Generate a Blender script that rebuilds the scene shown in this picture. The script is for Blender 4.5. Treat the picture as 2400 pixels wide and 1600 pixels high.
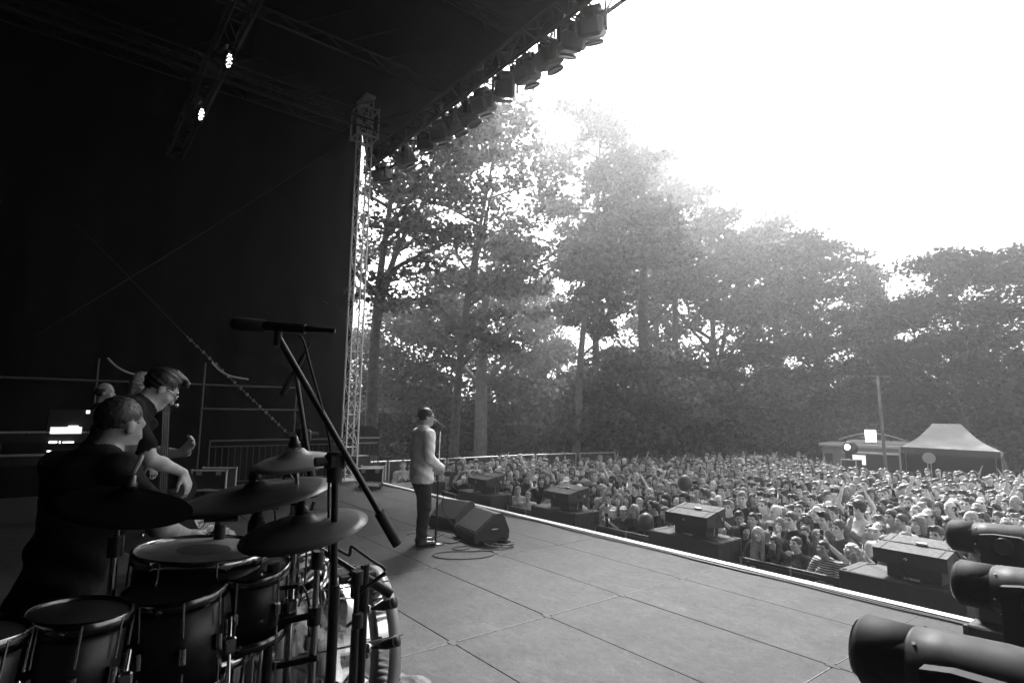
import bpy, math, random
import numpy as np
from mathutils import Matrix, Vector

for _o in list(bpy.data.objects):
    bpy.data.objects.remove(_o)
S = bpy.context.scene
COL = S.collection

# ---------------------------------------------------------------- camera
F_PX, HORIZON, YAW, ROLL, CAM_Z = 1334.0, 967.0, math.radians(51.65), 0.01367, 1.80
PITCH = math.atan((HORIZON - 800.0) / F_PX)
_fw = Vector((-math.sin(YAW) * math.cos(PITCH), math.cos(YAW) * math.cos(PITCH), math.sin(PITCH)))
_rt = Vector((math.cos(YAW), math.sin(YAW), 0.0))
_up = _rt.cross(_fw)
_r2 = _rt * math.cos(ROLL) + _up * math.sin(ROLL)
_u2 = -_rt * math.sin(ROLL) + _up * math.cos(ROLL)
cam_data = bpy.data.cameras.new("camera")
cam_data.sensor_width = 36.0
cam_data.lens = F_PX / 2400.0 * 36.0
cam_data.clip_start, cam_data.clip_end = 0.05, 900.0
cam = bpy.data.objects.new("camera", cam_data)
COL.objects.link(cam)
cam.matrix_world = Matrix(((_r2.x, _u2.x, -_fw.x, 0), (_r2.y, _u2.y, -_fw.y, 0), (_r2.z, _u2.z, -_fw.z, CAM_Z), (0, 0, 0, 1)))
S.camera = cam

# ---------------------------------------------------------------- light
SUN_AZ = math.radians(46.0)      # left of +Y (towards the audience)
SUN_EL = math.radians(45.0)
SUN_STRENGTH, SUN_ANGLE, SKY_STRENGTH, EXPOSURE = 1.5, 11.0, 0.062, 3.05
HAZE_DENSITY, HAZE_G = 0.0045, 0.83
world = bpy.data.worlds.new("World")
S.world = world
world.use_nodes = True
_n, _l = world.node_tree.nodes, world.node_tree.links
_bg = _n["Background"]
_sky = _n.new("ShaderNodeTexSky")
_sky.sky_type = 'NISHITA'
_sky.sun_disc = False
_sky.sun_elevation = SUN_EL
_sky.sun_rotation = -SUN_AZ
_sky.air_density, _sky.dust_density = 1.0, 3.0
_bw = _n.new("ShaderNodeRGBToBW")
_l.new(_sky.outputs[0], _bw.inputs[0])
_l.new(_bw.outputs[0], _bg.inputs[0])
_bg.inputs[1].default_value = SKY_STRENGTH
sun_data = bpy.data.lights.new("sun", 'SUN')
sun_data.energy = SUN_STRENGTH
sun_data.angle = math.radians(SUN_ANGLE)
sun = bpy.data.objects.new("sun", sun_data)
COL.objects.link(sun)
_sd = Vector((-math.sin(SUN_AZ) * math.cos(SUN_EL), math.cos(SUN_AZ) * math.cos(SUN_EL), math.sin(SUN_EL)))
sun.rotation_euler = _sd.to_track_quat('Z', 'Y').to_euler()
sun.location = _sd * 60
S.view_settings.view_transform = 'Standard'
S.view_settings.look = 'None'
S.view_settings.gamma = 1.0
S.view_settings.use_curve_mapping = False
S.view_settings.exposure = EXPOSURE
S.cycles.max_bounces = 6
S.cycles.diffuse_bounces = 3
S.cycles.glossy_bounces = 3
S.cycles.transmission_bounces = 6
S.cycles.transparent_max_bounces = 24
S.cycles.volume_bounces = 1
S.cycles.use_denoising = True
S.cycles.sample_clamp_direct = 2.0
S.cycles.sample_clamp_indirect = 0.8

GROUND = -1.5
RISER = 0.5
R = random.Random(7)
NR = np.random.default_rng(7)

# ---------------------------------------------------------------- pixel helper (2400x1600 photo) used only to read off positions
def ray(px, py):
    d = _fw * F_PX + _r2 * (px - 1200.0) + _u2 * (800.0 - py)
    return d.normalized()
def at(px, py, dist):
    d = ray(px, py)
    return Vector((0, 0, CAM_Z)) + d * (dist / math.hypot(d.x, d.y))
def onz(px, py, z):
    d = ray(px, py)
    return Vector((0, 0, CAM_Z)) + d * ((z - CAM_Z) / d.z)
def onx(px, py, x):
    d = ray(px, py)
    return Vector((0, 0, CAM_Z)) + d * (x / d.x)

# ---------------------------------------------------------------- materials (all grey: the photograph is black and white)
MATS = {}
def mat(name, v=0.2, rough=0.6, metal=0.0, var=0.0, scale=6.0, bump=0.0, bscale=60.0, bdist=0.02, spec=0.5, emit=0.0, coat=0.0):
    if name in MATS:
        return MATS[name]
    m = bpy.data.materials.new(name)
    m.use_nodes = True
    nt = m.node_tree
    b = nt.nodes["Principled BSDF"]
    b.inputs["Base Color"].default_value = (v, v, v, 1)
    b.inputs["Roughness"].default_value = rough
    b.inputs["Metallic"].default_value = metal
    b.inputs["Specular IOR Level"].default_value = spec
    if coat:
        b.inputs["Coat Weight"].default_value = coat
    if emit:
        b.inputs["Emission Color"].default_value = (1, 1, 1, 1)
        b.inputs["Emission Strength"].default_value = emit
    if var:
        tc = nt.nodes.new("ShaderNodeTexCoord")
        no = nt.nodes.new("ShaderNodeTexNoise")
        no.inputs["Scale"].default_value = scale
        no.inputs["Detail"].default_value = 6
        nt.links.new(tc.outputs["Object"], no.inputs["Vector"])
        mr = nt.nodes.new("ShaderNodeMapRange")
        mr.inputs["From Min"].default_value = 0.3
        mr.inputs["From Max"].default_value = 0.7
        mr.inputs["To Min"].default_value = max(0.0, v * (1 - var))
        mr.inputs["To Max"].default_value = v * (1 + var)
        nt.links.new(no.outputs["Fac"], mr.inputs["Value"])
        nt.links.new(mr.outputs[0], b.inputs["Base Color"])
        r2 = nt.nodes.new("ShaderNodeMapRange")
        r2.inputs["From Min"].default_value = 0.3
        r2.inputs["From Max"].default_value = 0.7
        r2.inputs["To Min"].default_value = min(1, rough + 0.12)
        r2.inputs["To Max"].default_value = max(0.05, rough - 0.12)
        nt.links.new(no.outputs["Fac"], r2.inputs["Value"])
        nt.links.new(r2.outputs[0], b.inputs["Roughness"])
    if bump:
        tc = nt.nodes.new("ShaderNodeTexCoord")
        no = nt.nodes.new("ShaderNodeTexNoise")
        no.inputs["Scale"].default_value = bscale
        no.inputs["Detail"].default_value = 4
        nt.links.new(tc.outputs["Object"], no.inputs["Vector"])
        bu = nt.nodes.new("ShaderNodeBump")
        bu.inputs["Strength"].default_value = bump
        bu.inputs["Distance"].default_value = bdist
        nt.links.new(no.outputs["Fac"], bu.inputs["Height"])
        nt.links.new(bu.outputs[0], b.inputs["Normal"])
    MATS[name] = m
    return m

def shader_mix(name, build):
    if name in MATS:
        return MATS[name]
    m = bpy.data.materials.new(name)
    m.use_nodes = True
    nt = m.node_tree
    nt.nodes.remove(nt.nodes["Principled BSDF"])
    build(nt, nt.nodes["Material Output"])
    MATS[name] = m
    return m

def leaf_material(name, v, t):
    def build(nt, out):
        d = nt.nodes.new("ShaderNodeBsdfDiffuse")
        tr = nt.nodes.new("ShaderNodeBsdfTranslucent")
        ge = nt.nodes.new("ShaderNodeNewGeometry")
        for s, c in ((d, v), (tr, t)):
            mr = nt.nodes.new("ShaderNodeMapRange")
            mr.inputs["To Min"].default_value = c * 0.45
            mr.inputs["To Max"].default_value = c * 1.6
            nt.links.new(ge.outputs["Random Per Island"], mr.inputs["Value"])
            nt.links.new(mr.outputs[0], s.inputs["Color"])
        a = nt.nodes.new("ShaderNodeAddShader")
        nt.links.new(d.outputs[0], a.inputs[0])
        nt.links.new(tr.outputs[0], a.inputs[1])
        nt.links.new(a.outputs[0], out.inputs["Surface"])
    return shader_mix(name, build)

def acrylic_material(name, clear, tint):
    def build(nt, out):
        t = nt.nodes.new("ShaderNodeBsdfTransparent")
        t.inputs[0].default_value = (tint, tint, tint, 1)
        g = nt.nodes.new("ShaderNodeBsdfGlossy")
        g.inputs["Roughness"].default_value = 0.06
        g.inputs["Color"].default_value = (.8, .8, .8, 1)
        fr = nt.nodes.new("ShaderNodeFresnel")
        fr.inputs[0].default_value = 1.45
        ma = nt.nodes.new("ShaderNodeMath")
        ma.operation = 'ADD'
        ma.inputs[1].default_value = 1 - clear
        nt.links.new(fr.outputs[0], ma.inputs[0])
        mx = nt.nodes.new("ShaderNodeMixShader")
        nt.links.new(ma.outputs[0], mx.inputs[0])
        nt.links.new(t.outputs[0], mx.inputs[1])
        nt.links.new(g.outputs[0], mx.inputs[2])
        nt.links.new(mx.outputs[0], out.inputs["Surface"])
    return shader_mix(name, build)

BLACK = mat("black_matte", 0.012, 0.75, var=0.3, scale=20)
BLACKG = mat("black_gloss", 0.012, 0.32)
RUBBER = mat("black_rubber", 0.018, 0.55)
CABLE = mat("cable_black", 0.01, 0.5)
ALU = mat("aluminium", 0.8, 0.4, 0.15, var=0.15, scale=9)
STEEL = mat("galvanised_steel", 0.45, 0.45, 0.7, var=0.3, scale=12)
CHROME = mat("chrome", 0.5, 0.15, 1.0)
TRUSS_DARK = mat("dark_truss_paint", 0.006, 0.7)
DULL = mat("dull_steel", 0.085, 0.55, 0.4, var=.3, scale=12)
FABRIC_BLACK = mat("black_stage_fabric", 0.005, 0.95, var=0.35, scale=1.5, spec=0.1)

# ---------------------------------------------------------------- objects
def link(o, parent=None):
    COL.objects.link(o)
    if parent is not None:
        o.parent = parent
    return o
def tag(o, label, cat=None, group=None, kind=None):
    if label: o["label"] = label
    if cat: o["category"] = cat
    if group: o["group"] = group
    if kind: o["kind"] = kind
    return o
def thing(name, label, cat, loc=(0, 0, 0), rotz=0.0, group=None):
    o = bpy.data.objects.new(name, None)
    o.empty_display_size = 0.1
    link(o)
    o.location = loc
    o.rotation_euler = (0, 0, rotz)
    return tag(o, label, cat, group)
def base(v):
    return v.split(".")[0]
def dup(root, loc, rotz=None, label=None, group=None, scale=None):
    r = root.copy()
    link(r)
    r.location = loc
    if rotz is not None:
        r.rotation_euler = (0, 0, rotz)
    if label: r["label"] = label
    if group: r["group"] = group
    if scale: r.scale = scale
    for ch in list(root.children):
        c = ch.copy(); link(c, r)
        for g in list(ch.children):
            d = g.copy(); link(d, c)
    return r

def mesh_from(name, V, Fc, mats, mi=None, smooth=False):
    me = bpy.data.meshes.new(name)
    V = np.asarray(V, dtype=np.float32).reshape(-1, 3)
    if isinstance(Fc, np.ndarray):
        nf, k = Fc.shape
        me.vertices.add(len(V)); me.vertices.foreach_set("co", V.ravel())
        me.loops.add(nf * k); me.loops.foreach_set("vertex_index", Fc.astype(np.int32).ravel())
        me.polygons.add(nf)
        me.polygons.foreach_set("loop_start", np.arange(0, nf * k, k, dtype=np.int32))
        me.polygons.foreach_set("loop_total", np.full(nf, k, dtype=np.int32))
    else:
        me.from_pydata([tuple(map(float, v)) for v in V], [], [tuple(f) for f in Fc])
    for m in (mats if isinstance(mats, (list, tuple)) else [mats]):
        me.materials.append(m)
    if mi is not None:
        me.polygons.foreach_set("material_index", np.asarray(mi, dtype=np.int32))
    if smooth:
        me.polygons.foreach_set("use_smooth", np.ones(len(me.polygons), dtype=bool))
    me.update(calc_edges=True)
    me.validate()
    return me

def frame(d):
    d = Vector(d).normalized()
    a = Vector((0, 0, 1)) if abs(d.z) < 0.95 else Vector((1, 0, 0))
    u = a.cross(d).normalized()
    return u, d.cross(u), d

class MB:
    """collects shapes into one mesh"""
    def __init__(s):
        s.v, s.f, s.sm = [], [], []
    def add(s, v, f, smooth=False):
        k = len(s.v)
        s.v += [tuple(x) for x in v]
        s.f += [tuple(i + k for i in q) for q in f]
        s.sm += [smooth] * len(f)
        return s
    def box(s, c, size, R_=None, bev=0.0):
        hx, hy, hz = (q / 2 for q in size)
        if bev <= 0:
            v = [Vector((x * hx, y * hy, z * hz)) for z in (-1, 1) for y in (-1, 1) for x in (-1, 1)]
            f = [(0, 2, 3, 1), (4, 5, 7, 6), (0, 1, 5, 4), (2, 6, 7, 3), (0, 4, 6, 2), (1, 3, 7, 5)]
        else:
            v, f = [], []
            for z, (ix, iy) in ((-hz, (bev, bev)), (-hz + bev, (0, 0)), (hz - bev, (0, 0)), (hz, (bev, bev))):
                ax, ay = hx - ix, hy - iy
                b = bev if ix == 0 else 0.0
                ring = [(-ax + b, -ay), (ax - b, -ay), (ax, -ay + b), (ax, ay - b), (ax - b, ay), (-ax + b, ay), (-ax, ay - b), (-ax, -ay + b)]
                v += [Vector((x, y, z)) for x, y in ring]
            for r in range(3):
                for i in range(8):
                    j = (i + 1) % 8
                    f.append((r * 8 + i, r * 8 + j, r * 8 + 8 + j, r * 8 + 8 + i))
            f += [tuple(range(7, -1, -1)), tuple(range(24, 32))]
        c = Vector(c)
        v = [(R_ @ p if R_ else p) + c for p in v]
        return s.add(v, f)
    def cyl(s, p0, p1, r0, r1=None, n=12, caps=True):
        r1 = r0 if r1 is None else r1
        p0, p1 = Vector(p0), Vector(p1)
        u, w, d = frame(p1 - p0)
        v, f = [], []
        for p, r in ((p0, r0), (p1, r1)):
            for i in range(n):
                a = 2 * math.pi * i / n
                v.append(p + (u * math.cos(a) + w * math.sin(a)) * r)
        f = [(i, (i + 1) % n, n + (i + 1) % n, n + i) for i in range(n)]
        s.add(v, f, True)
        if caps:
            s.add(v[:n], [tuple(range(n - 1, -1, -1))]); s.add(v[n:], [tuple(range(n))])
        return s
    def tube(s, pts, r, n=8, closed=False):
        pts = [Vector(p) for p in pts]
        m = len(pts)
        rr = r if isinstance(r, (list, tuple)) else [r] * m
        v, f = [], []
        u = None
        for i, p in enumerate(pts):
            if closed:
                d = pts[(i + 1) % m] - pts[i - 1]
            else:
                d = pts[min(i + 1, m - 1)] - pts[max(i - 1, 0)]
            if d.length < 1e-9: d = Vector((0, 0, 1))
            d.normalize()
            if u is None:
                u = frame(d)[0]
            u = (u - d * u.dot(d))
            u = u.normalized() if u.length > 1e-6 else frame(d)[0]
            w = d.cross(u)
            for k in range(n):
                a = 2 * math.pi * k / n
                v.append(p + (u * math.cos(a) + w * math.sin(a)) * rr[i])
        for i in range(m if closed else m - 1):
            j = (i + 1) % m
            for k in range(n):
                l = (k + 1) % n
                f.append((i * n + k, i * n + l, j * n + l, j * n + k))
        if not closed:
            f += [tuple(range(n - 1, -1, -1)), tuple((m - 1) * n + k for k in range(n))]
        return s.add(v, f, True)
    def lathe(s, prof, o=(0, 0, 0), axis=(0, 0, 1), n=24, closed=False):
        o = Vector(o)
        u, w, d = frame(axis)
        v, f = [], []
        m = len(prof)
        for r, h in prof:
            for i in range(n):
                a = 2 * math.pi * i / n
                v.append(o + d * h + (u * math.cos(a) + w * math.sin(a)) * max(r, 1e-5))
        for j in range(m if closed else m - 1):
            k = (j + 1) % m
            for i in range(n):
                l = (i + 1) % n
                f.append((j * n + i, j * n + l, k * n + l, k * n + i))
        return s.add(v, f, True)
    def torus(s, c, axis, R0, r0, n=32, k=8):
        prof = [(R0 + r0 * math.cos(2 * math.pi * i / k), r0 * math.sin(2 * math.pi * i / k)) for i in range(k)]
        return s.lathe(prof, c, axis, n, True)
    def prism(s, poly, ext, o=(0, 0, 0), ax=((1, 0, 0), (0, 0, 1))):
        """poly in the plane of ax, extruded by vector ext"""
        o, a, b, e = Vector(o), Vector(ax[0]), Vector(ax[1]), Vector(ext)
        n = len(poly)
        v = [o + a * x + b * y for x, y in poly] + [o + a * x + b * y + e for x, y in poly]
        f = [tuple(range(n)), tuple(range(2 * n - 1, n - 1, -1))] + [((i + 1) % n, i, n + i, n + (i + 1) % n) for i in range(n)]
        return s.add(v, f)
    def ball(s, c, r, n=12, m=8, sc=(1, 1, 1)):
        c = Vector(c)
        v = [c + Vector((0, 0, r * sc[2]))]
        for j in range(1, m):
            t = math.pi * j / m
            for i in range(n):
                a = 2 * math.pi * i / n
                v.append(c + Vector((math.sin(t) * math.cos(a) * sc[0], math.sin(t) * math.sin(a) * sc[1], math.cos(t) * sc[2])) * r)
        v.append(c - Vector((0, 0, r * sc[2])))
        f = [(0, 1 + i, 1 + (i + 1) % n) for i in range(n)]
        for j in range(m - 2):
            for i in range(n):
                a, b = 1 + j * n + i, 1 + j * n + (i + 1) % n
                f.append((a, a + n, b + n, b))
        k = 1 + (m - 2) * n
        f += [(k + (i + 1) % n, k + i, len(v) - 1) for i in range(n)]
        return s.add(v, f, True)
    def build(s, name, m, parent=None, world=True, label=None):
        off = parent.location if (parent is not None and world) else Vector((0, 0, 0))
        if parent is not None and world and parent.parent is not None:
            off = off + parent.parent.location
        V = np.array(s.v, dtype=np.float32) - np.array(off, dtype=np.float32)
        me = bpy.data.meshes.new(name)
        me.from_pydata([tuple(map(float, q)) for q in V], [], s.f)
        me.materials.append(m)
        me.polygons.foreach_set("use_smooth", np.array(s.sm, dtype=bool))
        me.update()
        o = bpy.data.objects.new(name, me)
        link(o, parent)
        if label: o["label"] = label
        return o

_unit = {}
def rod(name, p0, p1, r, m, parent=None, n=8, world=True):
    """a straight bar that shares one unit cylinder per material"""
    key = (m.name, n)
    if key not in _unit:
        b = MB().cyl((0, 0, 0), (0, 0, 1), 1.0, n=n)
        me = bpy.data.meshes.new("bar")
        me.from_pydata(b.v, [], b.f)
        me.materials.append(m)
        me.polygons.foreach_set("use_smooth", np.array(b.sm, dtype=bool))
        _unit[key] = me
    o = bpy.data.objects.new(name, _unit[key])
    link(o, parent)
    off = parent.location if (parent is not None and world) else Vector((0, 0, 0))
    p0, p1 = Vector(p0) - off, Vector(p1) - off
    u, w, d = frame(p1 - p0)
    L = (p1 - p0).length
    o.matrix_basis = Matrix(((u.x * r, w.x * r, d.x * L, p0.x), (u.y * r, w.y * r, d.y * L, p0.y), (u.z * r, w.z * r, d.z * L, p0.z), (0, 0, 0, 1)))
    return o
def rotm(ax, deg):
    return Matrix.Rotation(math.radians(deg), 3, ax)

# ================================================================ THE SETTING
def floor_material():
    m = bpy.data.materials.new("stage_deck_plywood")
    m.use_nodes = True
    nt = m.node_tree; N = nt.nodes; L = nt.links
    b = N["Principled BSDF"]
    ge = N.new("ShaderNodeNewGeometry"); oi = N.new("ShaderNodeObjectInfo")
    def noise(scale, detail, lo, hi, tmin, tmax, vec=None, dist=0.0):
        no = N.new("ShaderNodeTexNoise"); no.inputs["Scale"].default_value = scale; no.inputs["Detail"].default_value = detail
        no.inputs["Distortion"].default_value = dist
        L.new(vec or ge.outputs["Position"], no.inputs["Vector"])
        mr = N.new("ShaderNodeMapRange")
        for k, v in (("From Min", lo), ("From Max", hi), ("To Min", tmin), ("To Max", tmax)): mr.inputs[k].default_value = v
        L.new(no.outputs["Fac"], mr.inputs["Value"])
        return mr.outputs[0]
    def mul(a, c):
        q = N.new("ShaderNodeMath"); q.operation = 'MULTIPLY'
        L.new(a, q.inputs[0]); L.new(c, q.inputs[1]); return q.outputs[0]
    mp = N.new("ShaderNodeMapping"); mp.inputs["Scale"].default_value = (0.8, 1.15, 1)
    L.new(ge.outputs["Position"], mp.inputs[0])
    a = noise(1.1, 5, .3, .7, .026, .035)
    s = noise(14, 9, .35, .65, .7, 1.28, mp.outputs[0], 1.2)
    g = noise(90, 3, .3, .7, .45, 1.6)
    scuff = noise(2.6, 9, .58, .74, 1.0, 1.5, mp.outputs[0], 2.5)
    pr = N.new("ShaderNodeMapRange"); pr.inputs["To Min"].default_value = .88; pr.inputs["To Max"].default_value = 1.1
    L.new(oi.outputs["Random"], pr.inputs["Value"])
    L.new(mul(mul(mul(mul(a, s), g), scuff), pr.outputs[0]), b.inputs["Base Color"])
    L.new(noise(3.5, 6, .3, .7, .70, .62), b.inputs["Roughness"])
    b.inputs["Specular IOR Level"].default_value = .20
    bu = N.new("ShaderNodeBump"); bu.inputs["Strength"].default_value = .5; bu.inputs["Distance"].default_value = .006
    no = N.new("ShaderNodeTexNoise"); no.inputs["Scale"].default_value = 240
    L.new(ge.outputs["Position"], no.inputs["Vector"]); L.new(no.outputs["Fac"], bu.inputs["Height"]); L.new(bu.outputs[0], b.inputs["Normal"])
    return m
DECK = floor_material()
GRASS = mat("trampled_grass", 0.07, 0.95, var=0.5, scale=3, bump=0.6, bscale=25)
WHITE_EDGE = mat("white_edge_paint", 0.7, 0.5, var=0.12, scale=5)

g = MB().box((-20, 30, GROUND - 0.05), (240, 240, 0.1)).build("ground", GRASS)
tag(g, "trampled park grass under the crowd", kind="structure")

# ---- stage floor: slab, deck panels, trims
XJ, YJ, FRONT = -3.985, 2.60, 6.555
slab = MB().box((-4.985, 0.5, -0.06), (22.0, 12.0, 0.06)).build("stage_floor", mat("deck_underside", 0.02, 0.8))
tag(slab, "grey plywood stage deck in rectangular panels", kind="structure")
pm = None
for i in range(-6, 5):
    for j in range(-4, 4):
        x0, y0 = XJ + 2 * i, YJ + j
        if y0 < 1.0 and x0 > -11.5:
            continue
        if pm is None:
            b = MB().box((0, 0, -0.0145), (1.990, 0.993, 0.029), bev=0.003)
            pm = b.build("panel", DECK, slab, world=False); o = pm
        else:
            o = pm.copy(); link(o, slab)
        o.location = (x0 + 1.0, y0 + 0.5 if j < 3 else y0 + 0.47, R.uniform(-0.0015, 0.0015))
        if j == 3:
            o.scale = (1, 0.94, 1)
tm = None
for i in range(-6, 6):                       # light aluminium edges along the cross joints
    for j in range(-1, 4):
        o = tm.copy() if tm else None
        if o is None:
            tm = MB().box((0, 0, 0), (0.007, 0.90, 0.004)).build("joint_trim", mat("worn_joint_metal", .075, .6, .2, var=.5, scale=15), slab, world=False); o = tm
        else:
            link(o, slab)
        o.location = (XJ + 2 * i, YJ + j + (0.5 if j < 3 else 0.44), 0.0005)
        if j == 3: o.scale = (1, 0.9, 1)
for i in range(-2, 2):                       # corner lock plates
    for j in range(0, 4):
        b = MB().prism([(-.055, -.028), (.055, -.028), (.04, .028), (-.04, .028)], (0, 0, .004), (XJ + 2 * i, YJ + j, -0.001), ((1, 0, 0), (0, 1, 0)))
        b.build("corner_plate", DECK, slab)
b = MB()
b.box((-4.985, FRONT + 0.012, -0.045), (22.0, 0.11, 0.125))
b.build("edge_strip", WHITE_EDGE, slab)
b = MB().box((-4.985, FRONT - 0.1, GROUND / 2 - 0.06), (22.0, 0.02, -GROUND - 0.12)); b.build("skirt", FABRIC_BLACK, slab)
b = MB().box((-15.95, 0.5, GROUND / 2 - 0.06), (0.02, 11.8, -GROUND - 0.12)); b.build("skirt", FABRIC_BLACK, slab)

# ---- riser that carries the band
RF = 1.43
riser = thing("drum_riser", "low dark riser carrying the drum kit, with a white strip near its edge", "riser", (-4, -0.6, 0))
RUG = mat("dark_worn_rug", 0.008, 0.95, var=0.6, scale=14, bump=0.5, bscale=120)
b = MB().box((-4.7, (RF - 4.0) / 2, RISER / 2 - 0.01), (12.6, RF + 4.0, RISER - 0.02)); b.build("platform", FABRIC_BLACK, riser)
b = MB().box((-4.7, (RF - 4.0) / 2 - 0.02, RISER - 0.006), (12.5, RF + 3.9, 0.012)); b.build("rug", RUG, riser)
b = MB().box((-6.2, RF - 0.10, RISER + 0.003), (8.6, 0.075, 0.004)); b.build("white_strip", mat("white_tape", .75, .6, var=.15, scale=3), riser)
def rug_edge():
    """the crumpled worn rug hem hanging over the riser edge"""
    nx, ny = 220, 9
    V = []
    for i in range(nx):
        x = -10.2 + 8.6 * i / (nx - 1)
        w = 0.03 * math.sin(x * 9) + 0.018 * math.sin(x * 31 + 1) + 0.012 * math.sin(x * 57)
        for j in range(ny):
            t = j / (ny - 1)
            V.append((x, RF - 0.05 + t * (0.15 + w), RISER + 0.013 + 0.018 * math.sin(t * 5 + x * 13) * t + 0.01 * math.sin(x * 40) - 0.16 * max(0, t - 0.45) ** 1.3))
    Fq = np.array([(i * ny + j, (i + 1) * ny + j, (i + 1) * ny + j + 1, i * ny + j + 1) for i in range(nx - 1) for j in range(ny - 1)])
    V = np.array(V) - np.array(riser.location)
    o = bpy.data.objects.new("rug_hem", mesh_from("rug_hem", V, Fq, mat("rug_hem_weave", .13, .95, var=.75, scale=22, bump=.5, bscale=70), smooth=True))
    link(o, riser)
rug_edge()

# ---- black far wall of the stage house, and unseen walls added to block light
def curtain(name, label, p0, p1, z0, z1, seed):
    p0, p1 = Vector(p0), Vector(p1)
    d = p1 - p0; n = Vector((-d.y, d.x, 0)).normalized()
    nu, nv = 160, 30
    rr = random.Random(seed); ph = [rr.uniform(0, 6) for _ in range(6)]
    V = []
    for j in range(nv):
        t = j / (nv - 1)
        for i in range(nu):
            s = i / (nu - 1); L = s * d.length
            w = .035 * math.sin(L * 3.1 + ph[0] + .6 * math.sin(t * 4)) + .02 * math.sin(L * 7.7 + ph[1]) + .05 * math.sin(L * .9 + t * 3 + ph[2])
            q = p0 + d * s + n * w * (1.1 - .5 * t)
            V.append((q.x, q.y, z0 + (z1 - z0) * t))
    Fq = np.array([(j * nu + i, j * nu + i + 1, (j + 1) * nu + i + 1, (j + 1) * nu + i) for j in range(nv - 1) for i in range(nu - 1)])
    V = np.array(V); c = np.array((p0.x + d.x / 2, p0.y + d.y / 2, z0)); 
    o = bpy.data.objects.new(name, mesh_from(name, V - c, Fq, FABRIC_BLACK, smooth=True))
    link(o); o.location = c
    return tag(o, label, "curtain")
curtain("side_curtain", "black fabric wall closing the far side of the stage beside the lattice tower", (-15.1, -5.6, 0), (-15.1, 6.24, 0), GROUND, 10.2, 1)
curtain("unseen_back_curtain", "unseen black fabric wall behind the band at the back, put in to block light", (-15.1, -5.5, 0), (2.3, -5.5, 0), GROUND, 9.7, 2)  # out of view, included because it blocks light from behind
curtain("side_curtain", "unseen black fabric wall added on the near side to keep light off the band", (2.2, -5.6, 0), (2.2, 2.6, 0), GROUND, 9.7, 3)  # out of view; added and sized to shut out light from the camera side

# ---- roof
roof = thing("stage_roof", "dark canopy roof high above the stage", "roof", (-4.5, 0, 9.2))
b = MB()
prof = [(-6.6, 9.5), (-3.0, 10.4), (0.5, 10.9), (4.4, 11.0), (6.25, 10.5), (6.62, 8.90)]
nx = 24
V = [(-15.4 + 22 * i / (nx - 1), y, z + (0.10 * math.cos(i * math.pi / 2.0) if 0 < k < 5 else 0)) for k, (y, z) in enumerate(prof) for i in range(nx)]
Fq = [(k * nx + i, k * nx + i + 1, (k + 1) * nx + i + 1, (k + 1) * nx + i) for k in range(len(prof) - 1) for i in range(nx - 1)]
b.add(V, Fq, True)
b.build("canopy", FABRIC_BLACK, roof)
b = MB().prism([(-6.6, 8.9), (6.15, 8.9), (6.25, 10.75), (4.4, 11.3), (.5, 11.2), (-3, 10.7), (-6.6, 9.8)], (.02, 0, 0), (-15.42, 0, 0), ((0, 1, 0), (0, 0, 1)))
b.build("gable_sheet", FABRIC_BLACK, roof)
RAFT = mat("rafter_steel", 0.009, 0.6, 0.2)
for x in (-13.2, -10.6, -8.0, -5.4, -2.8):
    for z in (9.25, 9.0):
        rod("rafter", (x, -5.5, z), (x, 6.2, z), 0.024, RAFT, roof)
    y = -1.0; s = 0
    while y < 6.0:
        rod("rafter_brace", (x, y, 9.0 if s else 9.25), (x, y + .45, 9.25 if s else 9.0), 0.011, RAFT, roof)
        rod("rafter_brace", (x, y, 9.25), (x + (.7 if s else -.7), y + .8, 9.5), 0.012, RAFT, roof)
        y += .45; s = 1 - s

def truss(t, p0, p1, w, bay, mchord, mbrace, rc=0.025, rb=0.011, h=None):
    p0, p1 = Vector(p0), Vector(p1)
    h = h or w
    d = (p1 - p0); L = d.length; d.normalize()
    a = Vector((1, 0, 0)) if abs(d.z) > .9 else Vector((0, 0, 1)).cross(d).normalized()
    c = d.cross(a)
    co = [a * w / 2 + c * h / 2, -a * w / 2 + c * h / 2, -a * w / 2 - c * h / 2, a * w / 2 - c * h / 2]
    for q in co:
        rod("chord", p0 + q, p1 + q, rc, mchord, t)
    n = int(L / bay)
    for i in range(n):
        s0, s1 = p0 + d * (i * L / n), p0 + d * ((i + 1) * L / n)
        for k in range(4):
            q0, q1 = co[k], co[(k + 1) % 4]
            if (i + k) % 2: q0, q1 = q1, q0
            rod("brace", s0 + q0, s1 + q1, rb, mbrace, t)
            if i % 2 == 0 or abs(d.z) > .9 and k in (0, 2):
                rod("brace", s0 + co[k], s0 + co[(k + 1) % 4], rb, mbrace, t)

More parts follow.
